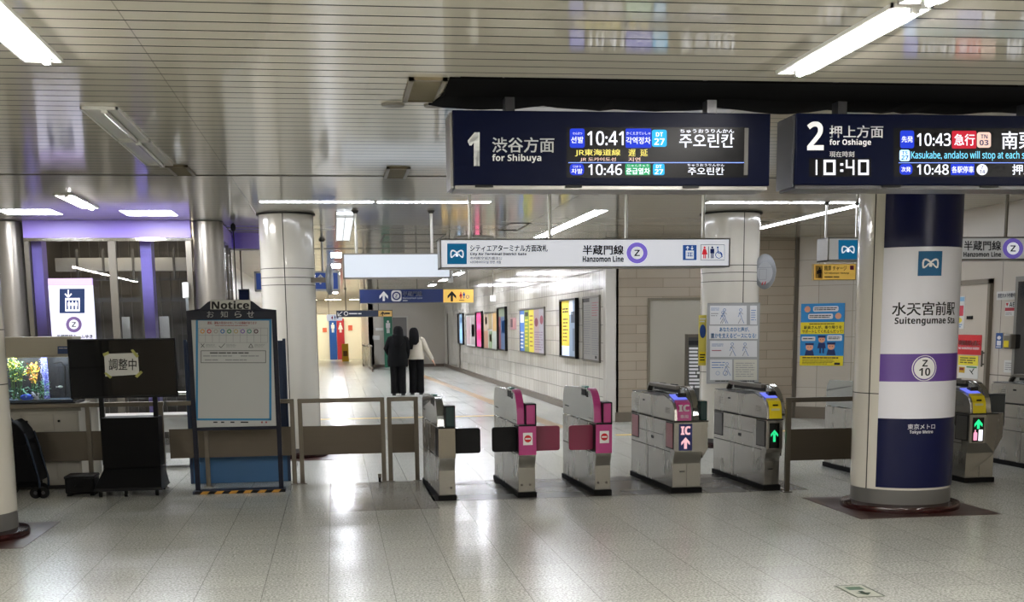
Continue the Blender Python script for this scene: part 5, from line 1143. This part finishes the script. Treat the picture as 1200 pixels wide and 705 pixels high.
off(MB(), e).box(LX0, LX1, 19.3, 19.35, 0, 2.99).box(LX0 - .02, LX0, 17.1, 19.3, 0, 2.99).build('shaft_wall', mat('shaft_dark', '#5f5850', .5), e)
off(MB(), e).box(-3.5, -2.1, 18.0, 18.06, 2.9, 2.94).build('shaft_fill_light', mat('shaft_fill_light', '#fff3df', .5, emit=LAMP * .12), e)  # unseen glowing strip added to brighten the inside of the shaft
off(MB(), e).box(LX0, LX1, LY - .015, LY + .1, .0, .1).build('sill', STEELH, e)
# side of the lift, going back to the rounded purple end
sx0, sx1 = (-1.42, 17.25), (-1.44, 19.3)
off(MB(), e).prism([sx0, sx1, (sx1[0] - .1, sx1[1]), (sx0[0] - .1, sx0[1])], 2.78, 2.985, 'z').build('side_band', PURPLE, e)
off(MB(), e).lathe([(.24, 2.77), (.25, 2.78), (.25, 2.9995)], c=(-1.30, 19.42), n=32).build('round_band', PURPLE, e, smooth=True)
off(MB(), e).lathe([(.0, 2.775), (.24, 2.772)], c=(-1.30, 19.42), n=32).build('band_underside', STEELD, e)
m = off(MB(), e)
for t in (0, .33, .66, .95): x_, y_ = sx0[0] + (sx1[0] - sx0[0]) * t, sx0[1] + (sx1[1] - sx0[1]) * t; m.box(x_ - .07, x_ - .02, y_ - .03, y_ + .03, 0, 2.78)
m.box(-1.45, -1.42, 17.3, 19.3, 1.0, 1.05); m.build('side_frame', STEELG, e)
off(MB(), e).prism([(sx0[0] - .05, sx0[1]), (sx1[0] - .05, sx1[1]), (sx1[0] - .06, sx1[1]), (sx0[0] - .06, sx0[1])], .05, 2.78, 'z').build('window_pane', GLASS, e)
off(MB(), e).box(-1.95, -1.9, 17.4, 17.42, 1.78, 2.02).build('call_box', WHITEP, e)
q = at_y(219, 340, 16.97); off(MB(), e).box(q.x - .05, q.x + .03, 16.9, 16.99, q.z - .1, q.z + .1).build('intercom', mat('intercom', '#c9c9c6', .4), e, bevel=.01)
# lift sign
x0, x1, z0, z1 = BW(58.5, 326, 110, 398, 16.8); z0 = 1.3
e = empty('lift_sign', ((x0 + x1) / 2, 16.8, z0), 'white lift sign with purple cap on the lift glass', 'sign')
off(MB(), e).box(x0, x1, 16.8, 16.86, z0, z1 - .09).build('panel', mat('lift_sign_white', '#d9d8ee', .4, emit=.12), e); off(MB(), e).box(x0, x1, 16.795, 16.86, z1 - .09, z1).build('cap', mat('cap_purple', '#a890c8', .4, emit=.25), e)
off(MB(), e).box(x0 + .1, x0 + .13, 16.86, 17.01, z1 - .2, z1 - .17).box(x1 - .13, x1 - .1, 16.86, 17.01, z1 - .2, z1 - .17).build('bracket', STEELD, e)
f = fe(16.8, e); f.rect(69.6, 338, 99.4, 366.8, glow('backlit_royal', '#1b3a72', .8), 1); f.rect(79.2, 339.6, 80.8, 347.5, INKW, 2); f.stroke([(76.2, 344), (80, 348), (83.8, 344)], 1.5, INKW, 2); 
f.rect(76.5, 349, 93.5, 364.5, INKW, 2); f.rect(78, 351.5, 92, 362.5, glow('backlit_royal', '#1b3a72', .8), 3)
for k in range(3): f.man(81 + 4.1 * k, 352.5, 362.3, INKW, 4)
f.zring(86.6, 380, 9.3, glow('backlit_mauve2', '#8a6ea8', .8), mat('lift_ring_white', '#e2e2ee', .5), INK); f.text('半蔵門線ホームゆき', 66.3, 391.6, 108.6, 396.2, INK, fat=.02); f.done(e)

# ================================================================== STROLLER
e = empty('stroller', (-3.12, 12.6, 0), 'black folded stroller with blue tube half hidden by the left-edge pillar', 'stroller')
SB = mat('stroller_black', '#050508', .8, spec=.15); SBL = mat('stroller_blue', '#101e30', .4, spec=.2)
def P3(px, py, dy=0): q = at_y(px, py, 12.6 + dy); return Vector((q.x + 3.12, dy, q.z))
# fabric seat, canopy and basket as rounded slabs across .4 m
def slab(pts, y0=-.02, y1=.4, name='seat', m=SB): MB().prism([(P3(*p).x, P3(*p).z) for p in pts], y0, y1, 'y').build(name, m, e, bevel=.02)
slab([(13, 492), (20, 497), (27, 505), (31, 515), (30, 522), (13, 526)], name='canopy')
slab([(10, 520), (31, 520), (36, 535), (44, 556), (46, 565), (10, 567)], name='seat')
slab([(6, 566), (40, 564), (42, 571), (6, 573)], .04, .34, 'basket')
for y in (0, .38):
    MB().tube([P3(29, 508) + Vector((0, y, 0)), P3(36, 528) + Vector((0, y, 0)), P3(46, 563) + Vector((0, y, 0)), P3(47, 574) + Vector((0, y, 0))], .011).build('frame_tube', SBL, e, smooth=True)
    MB().tube([P3(-6, 484) + Vector((0, y, 0)), P3(6, 500) + Vector((0, y, 0)), P3(20, 560) + Vector((0, y, 0))], .011).build('handle_tube', SBL, e, smooth=True)
for px_, y in ((42.5, -.02), (51.5, -.02), (40, .36), (4, 0), (4, .38)):
    c = P3(px_, 577); c.z = .062; MB().cyl((c.x, y - .012, .055), (c.x, y + .012, .055), .055, 20).build('wheel', RUBBER, e, smooth=True)
    MB().cyl((c.x, y - .014, .055), (c.x, y + .014, .055), .018, 14).build('hub', mat('hub_dark', '#2a2a2c', .5), e)
# small yellow folding sign at the toilets
e = empty('floor_sign', (.5, 62, 0), 'small yellow warning sign on the floor before the red toilet wall', 'floor sign')
MB().prism([(-.14, 0), (-.02, .85), (.02, .85), (.14, 0), (.11, 0), (0, .75), (-.11, 0)], -.16, .16, 'x').build('sign_body', mat('warn_yellow', '#f0c020', .5), e)
MB().box(-.1, .1, -.12, -.1, .25, .5).build('pictogram', mat('ink_brown', '#8a5a10', .5), e)
# coloured toilet panels and far wall
def tpanel(x0, x1, z0, z1, Y, col, label, sym=True, woman=False):
    a, b = at_y(x0, 400, Y).x, at_y(x1, 400, Y).x
    e = empty('toilet_panel', ((a + b) / 2, Y - .1, 0), label, 'wall panel'); MB().box(-(b - a) / 2, (b - a) / 2, -.05, 0, z0, z1).build('panel', mat('panel_' + col[1:], col, .3), e)
    if sym:
        f = face_uv((0, -.052, z1 - .2), (1, 0, 0), (0, 0, 1), (0, -1, 0), .004); f.man(0, .0, .5, INKW, 1, woman); f.done(e)
tpanel(386.3, 394.8, 0, 2.08, 66, '#1f4fa0', 'tall blue wall panel with a white man symbol at the toilets')
tpanel(395.2, 403.8, 0, 2.08, 66, '#a82a34', 'tall red wall panel with a white woman symbol at the toilets', woman=True)
tpanel(450, 460, 0, 2.08, 51.5, '#0f6a4c', 'tall dark green wall panel with a white symbol at the corridor end')
a, b = at_y(383, 374, 60).x, at_y(401, 374, 60).x
e = empty('hanging_sign', (a, 60, 1.95), 'small pale toilet sign hanging over the blue panel', 'sign'); MB().box(0, b - a, 0, .1, 0, .28).build('light_box', mat('toilet_sign', '#d8dcec', .5, emit=.7), e); MB().cyl((.1, .05, .28), (.1, .05, 1.049), .015).build('hanging_pole', STEELD, e)
f = face_uv((0, -.002, .24), (1, 0, 0), (0, 0, 1), (0, -1, 0), .004); f.man(.25, 0, .2, INKR, 1, True); f.man(.38, 0, .2, INKB, 1); f.disc(.5, .1, .05, INKB, 1); f.done(e)
for x0, x1, y0, y1, h, lb in ((378, 383, 384, 389, '#d06a50', 'small red wall notice left of the blue toilet panel'), (408, 413, 381, 387, '#d0604a', 'small red wall notice right of the red toilet panel')):
    q, r_ = at_y(x0, y0, 65.97), at_y(x1, y1, 65.97); tag(MB().box(q.x, r_.x, 65.95, 65.99, r_.z, q.z).build('wall_notice', mat('n_' + h[1:], h, .5)), lb, 'notice')
e = empty('handrail', (1.2, 50.2, 0), 'steel guard rail at the far corner of the corridor', 'handrail')
p = [Vector((at_y(428, 420, 50).x - 1.2, 3.4, 0)), Vector((at_y(437, 430, 47).x - 1.2, -1.5, 0))]
MB().tube([p[0] + Vector((0, 0, .9)), p[1] + Vector((0, 0, .9))], .05).build('rail', STEELG, e); MB().loft([[p[0] + Vector((-.02, 0, .1)), p[0] + Vector((.02, 0, .1)), p[0] + Vector((.02, 0, .85)), p[0] + Vector((-.02, 0, .85))], [p[1] + Vector((-.02, 0, .1)), p[1] + Vector((.02, 0, .1)), p[1] + Vector((.02, 0, .85)), p[1] + Vector((-.02, 0, .85))]]).build('panel', STEELG, e)
for q in p: MB().cyl(q, q + Vector((0, 0, .9)), .03).build('post', STEELD, e)
for x0, x1, y0, y1, lb in ((437, 445, 393, 398, 'pale notice on the grey wall left of the green panel'), (440, 449, 384, 387, 'narrow pale notice above the other on the grey wall')):
    q, r_ = at_y(x0, y0, 51.45), at_y(x1, y1, 51.45); tag(MB().box(q.x, r_.x, 51.44, 51.49, r_.z, q.z).build('wall_notice', PAPER), lb, 'notice')
# green floor sticker
e = empty('floor_sticker', (3.08, 7.0, .001), 'small framed green exit sticker on the floor in the foreground', 'sticker')
MB().box(-.09, .09, -.17, .17, 0, .001).build('sheet', mat('stk_pale', '#b4b6aa', .4, spec=.2), e)
f = Face(lambda x, y, l: Vector((x, y, .0012 + .0004 * l)))
DG = mat('ink_darkgreen', '#26392c', .5)
for r_ in ((-.09, -.17, .09, -.158), (-.09, .158, .09, .17), (-.09, -.17, -.080, .17), (.080, -.17, .09, .17)): f.rect(*r_, DG, 1)
f.rect(-.05, .03, .05, .12, mat('ink_midgreen', '#4f6a55', .5), 1); f.poly([(-.05, -.05), (.05, -.05), (0, -.12)], DG, 1); f.rect(-.015, -.06, .015, 0, DG, 1); f.done(e)

# ================================================================== PEOPLE
SKIN = mat('skin', '#b98c74', .6); HAIR = mat('hair_black', '#040304', .8, spec=.15)
def ell(c, rx, ry, n=14, tilt=0): return [(c[0] + rx * cos(2 * pi * i / n), c[1] + ry * sin(2 * pi * i / n), c[2] + tilt * sin(2 * pi * i / n)) for i in range(n)]
def body(e, H, J, lean=0):
    """one continuous skinned figure; J holds the joints of both arms"""
    k = H / 1.65; vs = []; es = []; rs = []
    def v(p, r, par=None):
        vs.append(tuple(q * k for q in p)); rs.append(r * k); i = len(vs) - 1
        if par is not None: es.append((par, i))
        return i
    root = v((0, 0, .92), .13); w_ = v((lean * .3, 0, 1.08), .115, root); ch = v((lean * .7, 0, 1.26), .135, w_); ne = v((lean, 0, 1.42), .055, ch)
    hd = v((lean * 1.3, .01, 1.50), .07, ne); v((lean * 1.5, .01, 1.57), .078, hd)
    for s in (-1, 1):
        h = v((s * .09, 0, .88), .09, root); kn = v((s * .10, -.01, .48), .058, h); an = v((s * .10, .02, .09), .038, kn); hl = v((s * .105, .06, .045), .038, an); v((s * .11, .17, .03), .028, hl)
        sh = v((lean * .9 + s * .17, 0, 1.36), .055, ch); el, wr = J[s]; ei = v(el, .042, sh); wi = v(wr, .026, ei)
        d = (Vector(wr) - Vector(el)).normalized(); sd = d.cross(Vector((0, 0, 1))).normalized() if abs(d.z) < .9 else Vector((0, 1, 0))
        pa = v(Vector(wr) + d * .06, .03, wi)
        for j, (o_, l_) in enumerate(((-.03, .065), (-.012, .08), (.008, .075), (.027, .06))):
            b_ = v(Vector(wr) + d * .085 + sd * o_, .0095, pa); m_ = v(Vector(wr) + d * (.085 + l_ * .5) + sd * o_ * 1.1 + Vector((0, .008, 0)), .009, b_); v(Vector(wr) + d * (.085 + l_) + sd * o_ * 1.1 + Vector((0, .02, 0)), .008, m_)
        t_ = v(Vector(wr) + d * .035 - sd * .035 + Vector((0, .012, 0)), .011, wi); v(Vector(wr) + d * .07 - sd * .05 + Vector((0, .02, 0)), .009, t_)
    me = bpy.data.meshes.new('body'); me.from_pydata(vs, es, []); o = bpy.data.objects.new('body', me); COL.objects.link(o); o.parent = e; me.materials.append(SKIN)
    sk = o.modifiers.new('skin', 'SKIN'); sk.use_smooth_shade = True
    for i, s in enumerate(me.skin_vertices[0].data): s.radius = (rs[i], rs[i]); s.use_root = (i == 0)
    su = o.modifiers.new('sub', 'SUBSURF'); su.levels = 1; su.render_levels = 1
    dg = bpy.context.evaluated_depsgraph_get(); m2 = bpy.data.meshes.new_from_object(o.evaluated_get(dg)); o.modifiers.clear(); o.data = m2; o.name = 'body'
    return k
def person(loc, H, rz, label, J, coat, trouser, hair_len, coat_z, hood, lean, wide=1.0):
    e = empty('person', loc, label, 'person', rz=rz); k = body(e, H, J, lean)
    S = lambda p: tuple(q * k for q in p)
    def rings(L): return [[S(q) for q in ell((cx_, cy_, z), rx, ry)] for z, rx, ry, cx_, cy_ in L]
    # coat and sleeves
    m = MB(); m.loft(rings([(coat_z, .205 * wide, .155, 0, -.01), (coat_z + .12, .21 * wide, .16, 0, -.01), (1.05, .19 * wide, .15, lean * .3, 0), (1.2, .2 * wide, .15, lean * .6, 0), (1.33, .205 * wide, .13, lean * .8, 0), (1.40, .15 * wide, .10, lean, 0), (1.44, .09, .08, lean, 0)]))
    m.build('coat', coat, e, smooth=True)
    for s in (-1, 1):
        el, wr = map(Vector, J[s]); sh = Vector((lean * .9 + s * .18, 0, 1.35)); m = MB(); R_ = []
        pts = [(sh + Vector((-s * .05, 0, .02)), .075), (sh, .082), ((sh + el) / 2, .075), (el, .066), ((el + wr) / 2, .062), (wr, .05)]
        for i, (p, r_) in enumerate(pts):
            d = (pts[min(i + 1, 5)][0] - pts[max(i - 1, 0)][0]).normalized(); a = d.cross(Vector((0, 1, 0))).normalized(); b = d.cross(a)
            R_.append([S(p + (a * cos(2 * pi * j / 12) + b * sin(2 * pi * j / 12)) * r_) for j in range(12)])
        m.loft(R_).build('sleeve', coat, e, smooth=True)
        m = MB(); m.loft(rings([(.05, .095, .1, s * .095, .015), (.3, .095, .1, s * .09, .0), (.5, .1, .1, s * .088, -.01), (.75, .112, .115, s * .085, 0), (.92, .11, .13, s * .08, 0), (1.0, .10, .12, s * .06, 0)])).build('trouser_leg', trouser, e, smooth=True)
        m = MB(); m.loft([[S((s * .11 + x, y, z)) for x, y in ((-.045, -.045), (.045, -.045), (.05, .1), (.035, .2), (-.035, .2), (-.05, .1))] for z in (0, .04)] + [[S((s * .11 + x * .7, y * .8, .09)) for x, y in ((-.045, -.045), (.045, -.045), (.05, .1), (.035, .13), (-.035, .13), (-.05, .1))]]).build('shoe', mat('shoe_grey', '#2b2b2b', .6), e, bevel=.008)
    hx = lean * 1.45
    m = MB(); m.loft(rings([(1.58 - hair_len, .07, .05, hx - .02, -.13), (1.50 - hair_len * .55, .125, .075, hx - .01, -.11), (1.46, .125, .10, hx, -.05), (1.52, .122, .118, hx, -.02), (1.58, .115, .118, hx, -.005), (1.64, .085, .09, hx, 0), (1.665, .04, .05, hx, 0)])).build('hair', HAIR, e, smooth=True)
    if hood:
        m = MB(); m.loft(rings([(1.36, .14, .12, lean, -.03), (1.42, .15, .13, lean, -.04), (1.47, .12, .10, lean, -.05), (1.50, .06, .06, lean, -.06)])).build('hood', coat, e, smooth=True)
    # face, turned away
    m = MB(); 
    f = S((hx, .105, 1.53)); m.ball(f, .013 * k, 6, (1, 1, 1.4)); m.build('nose', SKIN, e)
    m = MB(); m.ball(S((hx - .03, .09, 1.555)), .009 * k, 5).ball(S((hx + .03, .09, 1.555)), .009 * k, 5); m.build('eyes', BLACK, e)
    m = MB(); m.box(hx * k - .02, hx * k + .02, .095 * k, .1 * k, 1.485 * k, 1.492 * k); m.build('mouth', mat('lips', '#8a4a44', .5), e)
    return e
BLK = mat('coat_black', '#060607', .9, spec=.2); JKT = mat('jacket_beige', '#a9a294', .85); TRS = mat('trouser_black', '#070708', .9, spec=.2)
person((1.47, 30.0, 0), 1.62, radians(-4), 'person in a black coat and black trousers walking away, seen from behind', {-1: ((-.27, .02, 1.12), (-.2, .14, .98)), 1: ((.24, .0, 1.12), (.22, .08, .90))}, BLK, TRS, .42, .70, True, .02, 1.2)
p2 = person((1.92, 30.2, 0), 1.58, radians(3), 'person in a pale jacket and black trousers swinging one arm out', {-1: ((-.23, .04, 1.12), (-.2, .12, .9)), 1: ((.28, -.02, 1.08), (.40, -.03, .86))}, JKT, TRS, .34, .88, False, -.03, 1.0)
MB().loft([[(-.16, -.155, 1.38), (-.06, -.17, 1.38), (-.06, -.14, 1.36), (-.16, -.12, 1.36)], [(-.19, -.165, 1.2), (-.08, -.185, 1.2), (-.08, -.15, 1.2), (-.19, -.12, 1.2)], [(-.17, -.17, 1.08), (-.1, -.18, 1.08), (-.1, -.15, 1.08), (-.17, -.13, 1.08)]]).build('scarf', BLK, p2, smooth=True)

# the scratch scene used to shape the lettering goes away again
if _TS:
    bpy.data.scenes.remove(_TS[0]); bpy.data.objects.remove(_TS[2]); bpy.data.curves.remove(_TS[1])
